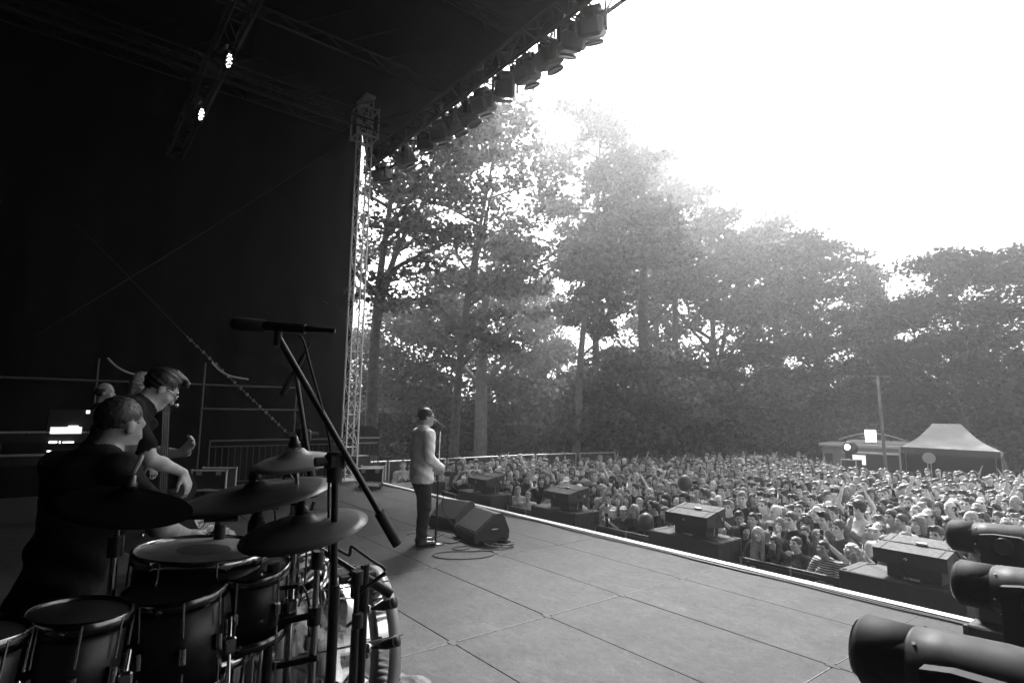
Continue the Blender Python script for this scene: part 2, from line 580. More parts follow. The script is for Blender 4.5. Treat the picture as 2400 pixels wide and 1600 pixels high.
TX, TY = at(822, 985, 15.5).x, at(822, 985, 15.5).y
tower = thing("lattice_tower", "bright aluminium lattice truss tower at the corner of the stage", "truss tower", (TX, TY, 0))
truss(tower, (TX, TY, 0.05), (TX, TY, 10.35), 0.31, 0.41, ALU, ALU)
MB().box((TX, TY, 0.03), (.6, .6, .05), bev=.008).build("base_plate", STEEL, tower)
sl = thing("tower_sleeve", "aluminium sleeve block clamped around the top of the lattice tower", "truss block", (TX, TY, 9.3))
for z in (9.25, 10.05):
    for sgn in (-1, 1):
        rod("frame_bar", (TX + sgn * .28, TY - .3, z), (TX + sgn * .28, TY + .3, z), .03, ALU, sl)
        rod("frame_bar", (TX - .3, TY + sgn * .28, z), (TX + .3, TY + sgn * .28, z), .03, ALU, sl)
for sx in (-1, 1):
    for sy in (-1, 1):
        rod("post", (TX + sx * .28, TY + sy * .28, 9.22), (TX + sx * .28, TY + sy * .28, 10.12), .028, ALU, sl)
        rod("diagonal", (TX + sx * .28, TY - sy * .28, 9.25), (TX + sx * .28, TY + sy * .28, 10.05), .015, ALU, sl)
        MB().cyl((TX + sx * .20, TY + sy * .2, 9.3), (TX + sx * .20, TY + sy * .2, 9.42), .05, n=10).build("roller", RUBBER, sl)
MB().box((TX, TY, 10.38), (.62, .3, .08)).build("top_beam", ALU, sl)

ft = thing("front_truss", "long dark lighting truss along the front edge of the roof", "truss", (-6, 6.5, 8.8))
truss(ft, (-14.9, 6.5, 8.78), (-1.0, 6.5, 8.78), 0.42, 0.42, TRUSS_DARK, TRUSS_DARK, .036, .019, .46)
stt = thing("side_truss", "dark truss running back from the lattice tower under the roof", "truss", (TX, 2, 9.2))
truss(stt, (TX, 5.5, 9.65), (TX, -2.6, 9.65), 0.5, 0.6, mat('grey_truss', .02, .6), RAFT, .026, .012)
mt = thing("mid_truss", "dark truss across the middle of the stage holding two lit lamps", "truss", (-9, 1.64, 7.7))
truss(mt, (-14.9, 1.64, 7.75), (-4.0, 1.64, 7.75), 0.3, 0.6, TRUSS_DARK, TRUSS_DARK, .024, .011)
for x in (-13.2, -5.4):
    rod("hanger", (x, 1.64, 7.9), (x, 1.64, 9.0), .015, TRUSS_DARK, mt)

# ---- fence, built panel by panel
TARP = mat("dark_fence_tarp", 0.035, 0.8, var=0.4, scale=2.0, bump=.3, bscale=4)
FS = 1.19
def fence_panel(p0, p1, label, top=0.25, mt_=STEEL):
    p0, p1 = (p0[0] * FS, p0[1] * FS, 0), (p1[0] * FS, p1[1] * FS, 0)
    p0, p1 = Vector(p0), Vector(p1)
    t = thing("fence_panel", label, "fence", ((p0.x + p1.x) / 2, (p0.y + p1.y) / 2, GROUND), group="site fence panels around the crowd")
    d = (p1 - p0).normalized(); e0, e1 = p0 + d * .05, p1 - d * .05
    for e in (e0, e1):
        rod("post", (e.x, e.y, GROUND), (e.x, e.y, top), .024, mt_, t)
        MB().box((e.x, e.y, GROUND + .07), (.6, .22, .14), Matrix.Rotation(math.atan2(d.y, d.x) + math.pi / 2, 3, 'Z'), bev=.02).build("foot", RUBBER, t)
    for z in (top - .01, top - 1.6):
        rod("rail", (e0.x, e0.y, z), (e1.x, e1.y, z), .02, mt_, t)
    nu, nv = 26, 8; n = Vector((-d.y, d.x, 0)); V = []
    for j in range(nv):
        for i in range(nu):
            s, q = i / (nu - 1), j / (nv - 1)
            w = .03 * math.sin(s * 19 + q * 3) * math.sin(q * 3.1) + .025 * math.sin(s * 7 - q * 6)
            z = top - .06 - .05 * math.sin(s * math.pi) * (1 - q) - q * 1.55
            V.append(tuple(e0 + (e1 - e0) * (.02 + .96 * s) + n * (w + .05) + Vector((0, 0, z))))
    V = np.array(V) - np.array(t.location)
    Fq = np.array([(j * nu + i, j * nu + i + 1, (j + 1) * nu + i + 1, (j + 1) * nu + i) for j in range(nv - 1) for i in range(nu - 1)])
    link(bpy.data.objects.new("tarp", mesh_from("tarp", V, Fq, TARP, smooth=True)), t)
    return t
FY = [4.9, 6.93, 8.75, 10.6, 12.05, 13.7]
ords = ["next to the lattice tower", "behind the flight case by the tower", "behind the singer's head height mic", "fourth along from the tower", "fifth along from the tower"]
for i in range(5):
    fence_panel((-13.95, FY[i], 0), (-13.95 if i < 4 else -13.75, FY[i + 1], 0), "site fence panel with dark tarp, panel %s from the stage tower" % ["first", "second", "third", "fourth", "fifth"][i])
fence_panel((-13.7, 13.75, 0), (-13.45, 15.3, 0), "short open fence gate panel at the bend of the fence")
fx = [(-13.4, 15.4), (-13.6, 18.6), (-13.5, 21.8), (-13.1, 25.0), (-12.5, 28.2), (-11.6, 31.2), (-9.0, 33.5), (-6.0, 34.8), (-3.0, 35.4)]
for i in range(len(fx) - 1):
    fence_panel((*fx[i], 0), (*fx[i + 1], 0), "dark fence panel behind the crowd under the trees, number %s from the bend" % ["one", "two", "three", "four", "five", "six", "seven", "eight"][i], .30, TRUSS_DARK)

# ---- trees
BARK = mat("bark", 0.07, 0.9, var=0.5, scale=8, bump=.8, bscale=14)
BARKP = mat("pale_beech_bark", 0.13, 0.85, var=0.3, scale=5, bump=.4, bscale=10)
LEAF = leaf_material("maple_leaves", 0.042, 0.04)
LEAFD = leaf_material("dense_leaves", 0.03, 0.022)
LEAFL = leaf_material("leaves_painted_lit", 0.06, 0.055)  # paler leaf copy, sunlight on the foliage put into the colour

def leaf_quads(C, size, rng, droop=0.35):
    n = len(C)
    u = rng.normal(size=(n, 3)); u[:, 2] *= .6; u /= np.linalg.norm(u, axis=1)[:, None]
    w = rng.normal(size=(n, 3)); w = np.cross(u, w); w /= np.linalg.norm(w, axis=1)[:, None]
    s = size * rng.uniform(.55, 1.25, size=(n, 1))
    m = np.cross(u, w) * s * .22
    V = np.stack([C - u * s, C + w * s * .62 + m, C + u * s, C - w * s * .62 + m], axis=1).reshape(-1, 3)
    return V, np.arange(4 * n).reshape(n, 4)

def bush_mesh(name, rx, ry, h, n, size, leaf, seed):
    rng = np.random.default_rng(seed)
    k = max(18, n // 150)
    th = rng.uniform(0, 2 * np.pi, k); rr = np.sqrt(rng.uniform(.05, 1, k)); zz = rng.uniform(0.02, 1, k) ** .8
    prof = np.sqrt(np.clip(1 - zz ** 2.4, 0.03, 1))
    c = np.stack([np.cos(th) * rr * rx * prof, np.sin(th) * rr * ry * prof, zz * h], 1)
    sp = rng.uniform(.25, .6, k) * min(1.2, .35 * max(rx, h * .5))
    idx = rng.integers(0, k, n)
    C = c[idx] + rng.normal(size=(n, 3)) * sp[idx][:, None] * np.array([1.3, 1.3, .35])
    C[:, 2] = np.abs(C[:, 2])
    V, Fq = leaf_quads(C, size, rng)
    return mesh_from(name, V, Fq, leaf)

def tree_meshes(name, H, W, f0, r0, nl, size, leaf, bark, seed, lean=(0, 0), limbs=14, shape=1.0, sparse=.5, fork=None, up=.75):
    """trunk with limbs as one mesh, leaves as another; H height, W crown radius, f0 first limb"""
    rng = np.random.default_rng(seed); rr = random.Random(seed)
    tb = MB()
    def trunk_path(b0, l, h0, h1, n=12, wob=.25):
        ph = [rr.uniform(0, 6) for _ in range(4)]
        P = []
        for i in range(n):
            t = i / (n - 1)
            P.append(Vector((b0[0] + l[0] * t ** 1.4 + wob * math.sin(t * 5 + ph[0]) * t, b0[1] + l[1] * t ** 1.4 + wob * math.sin(t * 4.3 + ph[1]) * t, h0 + (h1 - h0) * t)))
        return P
    def pick(P, t):
        q = t * (len(P) - 1); i = min(int(q), len(P) - 2)
        return P[i].lerp(P[i + 1], q - i)
    stems = [(trunk_path((0, 0), lean, 0, H * .97), r0, f0, 1.0)]
    if fork:
        ft_, fl = fork
        s = pick(stems[0][0], ft_)
        stems.append((trunk_path((s.x, s.y), fl, s.z, H * .9, 9), r0 * .6, .25, .8))
    CL = []
    for P, rb, fb, wsc in stems:
        n = len(P)
        tb.tube(P, [rb * (1.25 if i == 0 and P[0].z == 0 else 1) * (1 - .88 * (i / (n - 1)) ** .9) for i in range(n)], 10)
        nl_ = int(limbs * (1 if wsc == 1 else .6))
        for i in range(nl_):
            t = fb + (1 - fb) * (i + rr.uniform(.1, .9)) / nl_
            s = pick(P, min(t, .985))
            q = (t - fb) / (1 - fb)
            rad = W * wsc * (math.sin(math.pi * (0.14 + 0.80 * q ** shape)) ** .8) * rr.uniform(.6, 1.12)
            az = i * 2.4 + rr.uniform(-.6, .6)
            d = Vector((math.cos(az), math.sin(az), up * rr.uniform(.5, 1.3)))
            L = rad
            pts = [s]
            for k in range(1, 6):
                tt = k / 5
                pts.append(s + Vector((d.x * L * tt, d.y * L * tt, d.z * L * (tt * .9 - .25 * tt * tt))) + Vector((rr.uniform(-1, 1), rr.uniform(-1, 1), rr.uniform(-1, 1))) * .07 * L * tt)
            rl = max(.02, rb * .42 * (1 - .6 * q) * min(1, L / 3))
            tb.tube(pts, [rl * (1 - .8 * k / 5) for k in range(6)], 6)
            for k in range(3 + int(L * 1.15)):
                tt = rr.uniform(.30, 1.0)
                p = pick(pts, tt)
                dd = Vector((rr.uniform(-1, 1), rr.uniform(-1, 1), rr.uniform(-.25, .8))).normalized() * rr.uniform(.35, .9) * (0.5 + L * .22)
                e = p + dd
                tb.tube([p, p.lerp(e, .5) + Vector((0, 0, .08)), e], [rl * .3, rl * .2, .008], 4)
                CL.append((*(p + dd * .95), rr.uniform(.26, .55) * (.75 if sparse > 1 else 1.15)))
    for k in range(10):
        e = stems[0][0][-1]
        CL.append((e.x + rr.uniform(-.7, .7), e.y + rr.uniform(-.7, .7), e.z + rr.uniform(-1.2, .5), .4))
    CL = np.array(CL)
    idx = rng.integers(0, len(CL), nl)
    C = CL[idx, :3] + rng.normal(size=(nl, 3)) * CL[idx, 3:4] * np.array([1.15, 1.15, .42])
    C[:, 2] -= .18 * ((C[:, 0] - CL[idx, 0]) ** 2 + (C[:, 1] - CL[idx, 1]) ** 2)
    V, Fq = leaf_quads(C, size, rng)
    tv = mesh_from(name + "_trunk", tb.v, tb.f, bark, smooth=True)
    return tv, mesh_from(name + "_crown", V, Fq, leaf)

TREEGROUP = "trees behind the fence"
def place_tree(name, label, meshes, px, dist, rotz=0.0, sc=1.0, top=None):
    p = at(px, 1060, dist)
    if top:
        hz_ = max(v.co.z for v in meshes[0].vertices); scz = (at(px, top, dist).z - GROUND) / (hz_ + .4)
    else: scz = sc
    t = thing(name, label, "tree", (p.x, p.y, GROUND), rotz, TREEGROUP)
    t.scale = (sc, sc, scz)
    for nm, me in zip(("trunk", "crown"), meshes):
        link(bpy.data.objects.new(nm, me), t)
    return t
def height_to(px, top_py, dist):
    return at(px, top_py, dist).z - GROUND

m1 = tree_meshes("maple", height_to(960, 215, 19), 4.4, .40, .26, 9500, .115, LEAF, BARK, 11, (-.4, .6), 14, .8, 1.4, (.42, (.9, 2.4)))
m2 = tree_meshes("maple", height_to(1110, 250, 20.5), 4.6, .30, .20, 9000, .12, LEAF, BARK, 12, (.8, .8), 13, .8, 1.4, (.40, (.9, 1.5)))
m3 = tree_meshes("beech", height_to(1410, 212, 40), 5.4, .34, .42, 26000, .18, LEAFD, BARK, 13, (.3, .3), 34, 2.1, .8)
m4 = tree_meshes("beech", 17.0, 5.4, .18, .34, 13500, .17, LEAFL, BARK, 14, (.5, 0), 24, .55, .3, (.25, (2.6, 2.0)), up=1.25)
m5 = tree_meshes("lime", 15.0, 5.6, .12, .36, 15000, .17, LEAFD, BARK, 15, (0, .3), 26, .6, .2)
m5d = (m5[0], m5[1].copy()); m5d[1].materials[0] = leaf_material("leaves_painted_shaded", 0.012, 0.008)  # darker copy of the lime leaves, shade put into their colour
m6 = tree_meshes("young_tree", 9.0, 3.4, .2, .2, 8000, .13, LEAF, BARK, 16, (.4, 0), 20, .7, .35)
place_tree("maple_tree", "tall sparse maple whose trunk rises right beside the lattice tower", m1, 868, 19)
place_tree("maple_tree", "tall thin maple with forked trunk behind the singer", m2, 1062, 20.5)
place_tree("beech_tree", "tallest tree, its round crown standing up alone against the white sky", m3, 1396, 29, 0, .62, 203)
place_tree("beech_tree", "broad tall tree just beyond the tallest one, lower crown", m3, 1545, 44, 2.0, .85, 345)
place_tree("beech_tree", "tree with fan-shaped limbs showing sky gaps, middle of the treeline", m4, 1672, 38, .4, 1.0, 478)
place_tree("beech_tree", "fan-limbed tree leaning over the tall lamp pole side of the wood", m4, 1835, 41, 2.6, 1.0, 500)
place_tree("lime_tree", "dense tree filling the treeline between the fan-limbed trees", m5, 1925, 37, 1.0, .8, 530)
place_tree("beech_tree", "see-through tree above the tall lamp pole", m4, 2070, 40, 4.2, .6, 605)
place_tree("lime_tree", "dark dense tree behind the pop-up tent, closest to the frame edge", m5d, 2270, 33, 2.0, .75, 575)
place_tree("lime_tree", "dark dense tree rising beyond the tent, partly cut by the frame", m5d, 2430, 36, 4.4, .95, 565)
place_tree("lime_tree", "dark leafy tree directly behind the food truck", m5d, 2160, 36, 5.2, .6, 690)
place_tree("lime_tree", "leafy tree low in front of the tallest tree", m5, 1275, 42, .7, .55, 640)
place_tree("lime_tree", "dense tree below the broad tall tree", m5, 1450, 37, 3.0, .75, 810)
place_tree("lime_tree", "dense tree at the foot of the fan-shaped limbs", m5, 1600, 35, 4.0, .8, 840)
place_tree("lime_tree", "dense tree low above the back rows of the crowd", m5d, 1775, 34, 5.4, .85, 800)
place_tree("young_tree", "small leafy tree between the lattice tower and the singer", m6, 925, 30, 0, 1, 700)
place_tree("young_tree", "small leafy tree behind the singer's microphone", m6, 1010, 30, 1.2, 1.1, 660)
place_tree("young_tree", "small leafy tree between the forked maple and the pale trunk", m6, 1180, 33, 2.2, 1.1, 640)
place_tree("young_tree", "small leafy tree beyond the leaning pale trunk", m6, 1310, 36, 3.2, .9, 780)
place_tree("young_tree", "leafy young tree hidden low behind the tower foot", m6, 850, 31, 4.2, 1.1, 760)
# bare pale trunks standing among the leaves
def bare_trunk(px, dist, top_py, lean, r, label, mtl):
    p = at(px, 1060, dist); H = height_to(px, top_py, dist)
    t = thing("tree_trunk", label, "tree", (p.x, p.y, GROUND), 0, TREEGROUP)
    q = at(px + lean, 1060, dist) - p
    pts = [(q.x * s ** 1.2 + .05 * math.sin(s * 7), q.y * s ** 1.2 + .05 * math.cos(s * 5), H * s) for s in (0, .15, .3, .45, .6, .8, 1)]
    MB().tube(pts, [r * 1.2, r, r * .95, r * .9, r * .8, r * .6, r * .3], 12).build("trunk", mtl, t, world=False)
    b = MB()
    for s, dx, dy, dz in ((.55, 1.2, .8, 1.8), (.66, -1.4, -.5, 1.6), (.8, .9, .9, 1.3)):
        a = Vector(pts[int(s * 6)]); b.tube([a, a + Vector((dx * .5, dy * .5, dz * .45)), a + Vector((dx, dy, dz))], [r * .4, r * .3, r * .1], 6)
    b.build("limb", mtl, t, world=False)
    me = bush_mesh("crown", 2.4, 2.4, 4.0, 5000, .15, LEAFL, int(px))
    o = bpy.data.objects.new("crown", me); link(o, t); o.location = (pts[-1][0], pts[-1][1], H - 2.6)
bare_trunk(1121, 24, 620, 14, .27, "thick pale smooth trunk just beyond the forked maple", BARKP)
bare_trunk(1343, 25.5, 640, 40, .19, "pale leaning bare trunk standing behind the fence bend", BARKP)
bare_trunk(1512, 27, 540, 6, .3, "thick dark double trunk in the middle of the wood", BARK)
bare_trunk(1585, 36, 600, 10, .25, "straight dark trunk in the shade of the wood", BARK)

BUSH = [bush_mesh("bush_leaves", 3.0, 2.4, 4.0, 9000, .12, LEAF, 31), bush_mesh("bush_leaves", 3.4, 2.6, 4.6, 10000, .13, LEAFL, 32), bush_mesh("bush_leaves", 2.6, 2.2, 3.0, 7500, .11, LEAFD, 33)]
bl = [(850, 19, 0, .9), (905, 21, 2, 1.0), (965, 22, 0, 1.1), (1010, 24, 1, .9), (1085, 25, 2, 1.1), (1140, 23, 0, 1.0), (1200, 25, 1, 1.1), (1265, 24, 0, 1.0), (1320, 29, 1, 1.0),
      (1400, 28, 0, 1.2), (1470, 27, 1, 1.15), (1550, 30, 1, 1.2), (1640, 33, 0, 1.3), (1720, 34, 2, 1.3), (1800, 33, 1, 1.1), (1880, 35, 0, 1.2), (1960, 37, 2, 1.4), (2040, 39, 1, 1.2), (2230, 40, 2, 1.4), (2340, 39, 2, 1.4), (2440, 36, 0, 1.4)]
where = ["by the tower foot", "just past the tower foot", "left of the singer", "behind the singer", "at the forked maple's foot", "below the thick pale trunk", "behind the second fence panel", "before the leaning trunk", "beyond the leaning trunk",
         "at the fence bend", "with arching pale sprays past the fence bend", "arching over the back of the crowd", "below the fan-limbed tree", "in deep shade past the fan-limbed tree", "behind the back rows", "by the parked barriers", "beyond the food truck roof", "behind the lamp pole", "behind the tent", "past the tent", "at the edge of the picture"]
for bi, ((px, dist, k, sc), wh) in enumerate(zip(bl, where)):
    if bi < 9: dist += 6
    p = at(px, 1060, dist)
    t = thing("bush", "leafy bush " + wh, "bush", (p.x, p.y, GROUND), R.uniform(0, 6), "undergrowth bushes behind the fence")
    t.scale = (sc, sc, sc * R.uniform(.85, 1.15))
    link(bpy.data.objects.new("foliage", BUSH[k]), t)
    b = MB()
    for q in range(5):
        a = R.uniform(0, 6.28); b.tube([(0, 0, 0), (.4 * math.cos(a), .4 * math.sin(a), .9), (1.1 * math.cos(a), 1.1 * math.sin(a), 2.0)], [.04, .03, .01], 5)
    b.build("stem", BARK, t, world=False)
# far wood seen only as a mass through the gaps
fw_ = []
rng = np.random.default_rng(77)
for k in range(34):
    p = at(820 + 52 * k, 1060, rng.uniform(50, 58)); fw_.append((p.x, p.y, rng.uniform(1.2, 2.4) if k < 18 else rng.uniform(3, 6)))
fw_ = np.array(fw_); idx = rng.integers(0, len(fw_), 14000)
C = np.stack([fw_[idx, 0], fw_[idx, 1], GROUND + fw_[idx, 2] * rng.uniform(0, 1, len(idx)) ** .7], 1) + rng.normal(size=(len(idx), 3)) * np.array([1.7, 1.7, .7])
C[:, 2] = np.maximum(C[:, 2], GROUND + .05)
V, Fq = leaf_quads(C, .26, rng)
o = bpy.data.objects.new("far_wood", mesh_from("far_wood", V, Fq, LEAFD)); link(o); tag(o, "far dark wood glimpsed between the nearer trunks", "wood", kind="stuff")

# ---- haze volume added to imitate veiling lens glare
b = MB().box((-20, 30, 14.5), (244, 244, 35.0))
hz = b.build("haze", None) if False else None
hm = bpy.data.materials.new("glare_haze"); hm.use_nodes = True
nt = hm.node_tree
nt.nodes.remove(nt.nodes["Principled BSDF"])
pv = nt.nodes.new("ShaderNodeVolumePrincipled")
pv.inputs["Color"].default_value = (.95, .95, .95, 1)
pv.inputs["Density"].default_value = HAZE_DENSITY
pv.inputs["Anisotropy"].default_value = HAZE_G
nt.links.new(pv.outputs[0], nt.nodes["Material Output"].inputs["Volume"])
hz = MB().box((-20, 30, 14.5), (244, 244, 35.0)).build("haze", hm)
tag(hz, "haze volume added over stage and crowd in place of veiling lens glare", "haze", kind="stuff")

# ================================================================ PEOPLE: bodies sculpted as one continuous surface
SKIN_T, TOP_T, BOT_T, SHOE_T, EYE_T, LIP_T = 0, 1, 2, 3, 4, 5
class Sdf:
    def __init__(s, lo, hi, h):
        s.o = np.array(lo, dtype=float); s.h = h
        s.n = np.ceil((np.array(hi) - s.o) / h).astype(int) + 1
        s.F = np.full(s.n, 9.0, dtype=np.float32); s.D = np.full(s.n, 9.0, dtype=np.float32); s.T = np.zeros(s.n, dtype=np.int8)
    def block(s, lo, hi, pad):
        a = np.clip(np.floor((np.array(lo) - pad - s.o) / s.h).astype(int), 0, s.n - 1)
        b = np.clip(np.ceil((np.array(hi) + pad - s.o) / s.h).astype(int) + 1, 1, s.n)
        sl = tuple(slice(int(p), int(q)) for p, q in zip(a, b))
        g = [(s.o[i] + s.h * np.arange(a[i], b[i])).astype(np.float32) for i in range(3)]
        return sl, g[0][:, None, None], g[1][None, :, None], g[2][None, None, :]
    def put(s, sl, d, k, t):
        f = s.F[sl]
        if f.size == 0: return
        hh = np.clip(.5 + .5 * (f - d) / k, 0, 1)
        s.F[sl] = f * (1 - hh) + d * hh - k * hh * (1 - hh)
        m = d < s.D[sl]
        s.D[sl] = np.where(m, d, s.D[sl]); s.T[sl] = np.where(m, t, s.T[sl])
    def cone(s, a, b, r1, r2, t, k=.025, sc=(1, 1, 1), tb=0.0):
        a, b = np.array(a, float), np.array(b, float)
        r = max(r1, r2) * max(sc)
        sl, X, Y, Z = s.block(np.minimum(a, b) - r, np.maximum(a, b) + r, k + 3 * s.h)
        i = 1 / np.array(sc)
        ba = (b - a) * i
        px, py, pz = (X - a[0]) * i[0], (Y - a[1]) * i[1], (Z - a[2]) * i[2]
        q = np.clip((px * ba[0] + py * ba[1] + pz * ba[2]) / max(ba @ ba, 1e-9), 0, 1)
        d = np.sqrt((px - q * ba[0]) ** 2 + (py - q * ba[1]) ** 2 + (pz - q * ba[2]) ** 2) - (r1 + (r2 - r1) * q)
        d = d * min(sc)
        s.put(sl, (d + tb).astype(np.float32) if tb else d.astype(np.float32), k, t)
    def _ell(s, c, r, Rm, pad):
        c = np.array(c, float); m = max(r)
        sl, X, Y, Z = s.block(c - m, c + m, pad)
        x, y, z = X - c[0], Y - c[1], Z - c[2]
        if Rm is not None:
            x, y, z = (Rm[0][0] * x + Rm[1][0] * y + Rm[2][0] * z, Rm[0][1] * x + Rm[1][1] * y + Rm[2][1] * z, Rm[0][2] * x + Rm[1][2] * y + Rm[2][2] * z)
        k0 = np.sqrt((x / r[0]) ** 2 + (y / r[1]) ** 2 + (z / r[2]) ** 2) + 1e-6
        k1 = np.sqrt((x / r[0] ** 2) ** 2 + (y / r[1] ** 2) ** 2 + (z / r[2] ** 2) ** 2) + 1e-6
        return sl, (k0 * (k0 - 1) / k1).astype(np.float32)
    def ell(s, c, r, t, k=.02, Rm=None):
        sl, d = s._ell(c, r, Rm, k + 3 * s.h)
        s.put(sl, d, k, t)
    def cut(s, c, r, k=.01, Rm=None):
        sl, d = s._ell(c, r, Rm, k + 2 * s.h)
        f = s.F[sl]
        hh = np.clip(.5 - .5 * (f + d) / k, 0, 1)
        s.F[sl] = f * (1 - hh) - d * hh + k * hh * (1 - hh)
    def paint(s, c, r, t, Rm=None):
        sl, d = s._ell(c, r, Rm, 2 * s.h)
        s.T[sl] = np.where(d < 0, t, s.T[sl])
    def mesh(s):
        Fd = s.F; n = Fd.shape; ins = Fd < 0
        cs = np.array([(0, 0, 0), (1, 0, 0), (0, 1, 0), (1, 1, 0), (0, 0, 1), (1, 0, 1), (0, 1, 1), (1, 1, 1)])
        cnt = np.zeros((n[0] - 1, n[1] - 1, n[2] - 1), np.int8)
        for c in cs:
            cnt += ins[c[0]:n[0] - 1 + c[0], c[1]:n[1] - 1 + c[1], c[2]:n[2] - 1 + c[2]]
        act = (cnt > 0) & (cnt < 8)
        idx = np.argwhere(act)
        vid = np.full(act.shape, -1, np.int32); vid[act] = np.arange(len(idx))
        Vv = [Fd[idx[:, 0] + c[0], idx[:, 1] + c[1], idx[:, 2] + c[2]] for c in cs]
        acc = np.zeros((len(idx), 3)); w = np.zeros(len(idx))
        for a, b in ((0, 1), (0, 2), (0, 4), (1, 3), (1, 5), (2, 3), (2, 6), (3, 7), (4, 5), (4, 6), (5, 7), (6, 7)):
            fa, fb = Vv[a], Vv[b]
            m = (fa < 0) != (fb < 0)
            t = np.where(m, fa / np.where(m, fa - fb, 1), 0)
            acc += (cs[a] + (cs[b] - cs[a]) * t[:, None]) * m[:, None]; w += m
        loc = idx + acc / w[:, None]
        P = s.o + loc * s.h
        near = np.rint(loc).astype(int)
        vt = s.T[near[:, 0], near[:, 1], near[:, 2]]
        Q = []
        for ax in range(3):
            o1, o2 = [(1, 2), (2, 0), (0, 1)][ax]
            lo = [slice(1, -1)] * 3; hi = [slice(1, -1)] * 3
            lo[ax] = slice(0, -1); hi[ax] = slice(1, None)
            A, B = ins[tuple(lo)], ins[tuple(hi)]
            e = np.argwhere(A != B)
            if not len(e): continue
            flip = A[A != B]
            off = np.ones(3, int); off[ax] = 0
            e = e + off
            def cell(d1, d2):
                q = e.copy(); q[:, o1] -= d1; q[:, o2] -= d2
                return vid[q[:, 0], q[:, 1], q[:, 2]]
            q4 = np.stack([cell(1, 1), cell(0, 1), cell(0, 0), cell(1, 0)], 1)
            q4[~flip] = q4[~flip][:, ::-1]
            Q.append(q4)
        Q = np.concatenate(Q)
        # one light smoothing pass
        S_ = np.zeros_like(P); c_ = np.zeros(len(P))
        for a in range(4):
            b = (a + 1) % 4
            np.add.at(S_, Q[:, a], P[Q[:, b]]); np.add.at(c_, Q[:, a], 1)
        P = P * .6 + (S_ / np.maximum(c_, 1)[:, None]) * .4
        ft_ = np.sort(vt[Q], axis=1)[:, 1]
        return P, Q, ft_

def unit(v):
    v = np.array(v, float); return v / max(np.linalg.norm(v), 1e-9)
def rot3(yaw=0, pitch=0, roll=0):
    """head rotation: yaw to its left, pitch up, tilt"""
    m = Matrix.Rotation(yaw, 3, 'Z') @ Matrix.Rotation(pitch, 3, 'X') @ Matrix.Rotation(roll, 3, 'Y')
    return np.array(m)
def sdf_head(s, c, Rm, fine=True, jaw=1.0, beard=False):
    c = np.array(c, float)
    P = lambda x, y, z: c + Rm @ np.array((x, y, z))
    s.ell(P(0, -.012, .030), (.075, .096, .092), SKIN_T, .02, Rm)
    s.ell(P(0, .022, -.035), (.060 * jaw, .068, .082), SKIN_T, .03, Rm)
    s.ell(P(0, .058, -.092), (.026 * jaw, .026, .022), SKIN_T, .025, Rm)
    s.cone(P(-.040, .070, .026), P(.040, .070, .026), .016, .016, SKIN_T, .015)
    for sx in (-1, 1):
        s.ell(P(sx * .040, .060, -.028), (.022, .022, .022), SKIN_T, .02, Rm)
        s.cut(P(sx * .033, .100, .004), (.020, .018, .013), .012, Rm)
        s.ell(P(sx * .078, -.008, -.008), (.010, .022, .034), SKIN_T, .008, Rm)
        s.paint(P(sx * .033, .084, .004), (.018, .02, .0085), EYE_T, Rm)
        s.paint(P(sx * .034, .088, .026), (.022, .016, .006), EYE_T, Rm)
    s.cone(P(0, .082, .008), P(0, .106, -.028), .009, .0145, SKIN_T, .012)
    s.cone(P(-.018, .080, -.062), P(.018, .080, -.062), .008, .008, SKIN_T, .01)
    s.paint(P(0, .088, -.062), (.026, .02, .0075), LIP_T, Rm)
    if beard:
        s.ell(P(0, .040, -.085), (.056, .055, .05), LIP_T, .02, Rm)
def sdf_hand(s, w, d, n, side, curl=.4, spread=1.0, r=.0092, t=SKIN_T, thumb=1.0):
    """palm, four unequal bent fingers and a thumb; d finger direction, n palm normal, side +1 thumb along +l"""
    d, n = unit(d), np.array(n, float); n = unit(n - d * (n @ d)); l = np.cross(d, n) * side
    w = np.array(w, float)
    for o_ in (-.026, -.009, .009, .026):
        s.cone(w + d * .012 + l * o_ * .7, w + d * .088 + l * o_, .015, .0125, t, .012)
    for o_, L, dl in ((.030, .074, 0), (.010, .084, .004), (-.010, .078, .002), (-.029, .060, -.006)):
        p = w + d * (.09 + dl) + l * o_; a = 0.0
        for sg, m in ((.45, .6), (.32, 1.0), (.23, .8)):
            a += curl * m
            v = d * math.cos(a) + n * math.sin(a) + l * (o_ * 2.2 * spread) * .8
            q = p + unit(v) * L * sg
            s.cone(p, q, r, r * .9, t, .004); p = q
    p = w + d * .025 + l * .032
    q = p + unit(d * .75 + l * .62 * thumb + n * .3) * .045
    s.cone(p, q, .0145, .011, t, .012)
    s.cone(q, q + unit(d * .9 + l * .2 * thumb + n * .45) * .036, .0105, .009, t, .006)

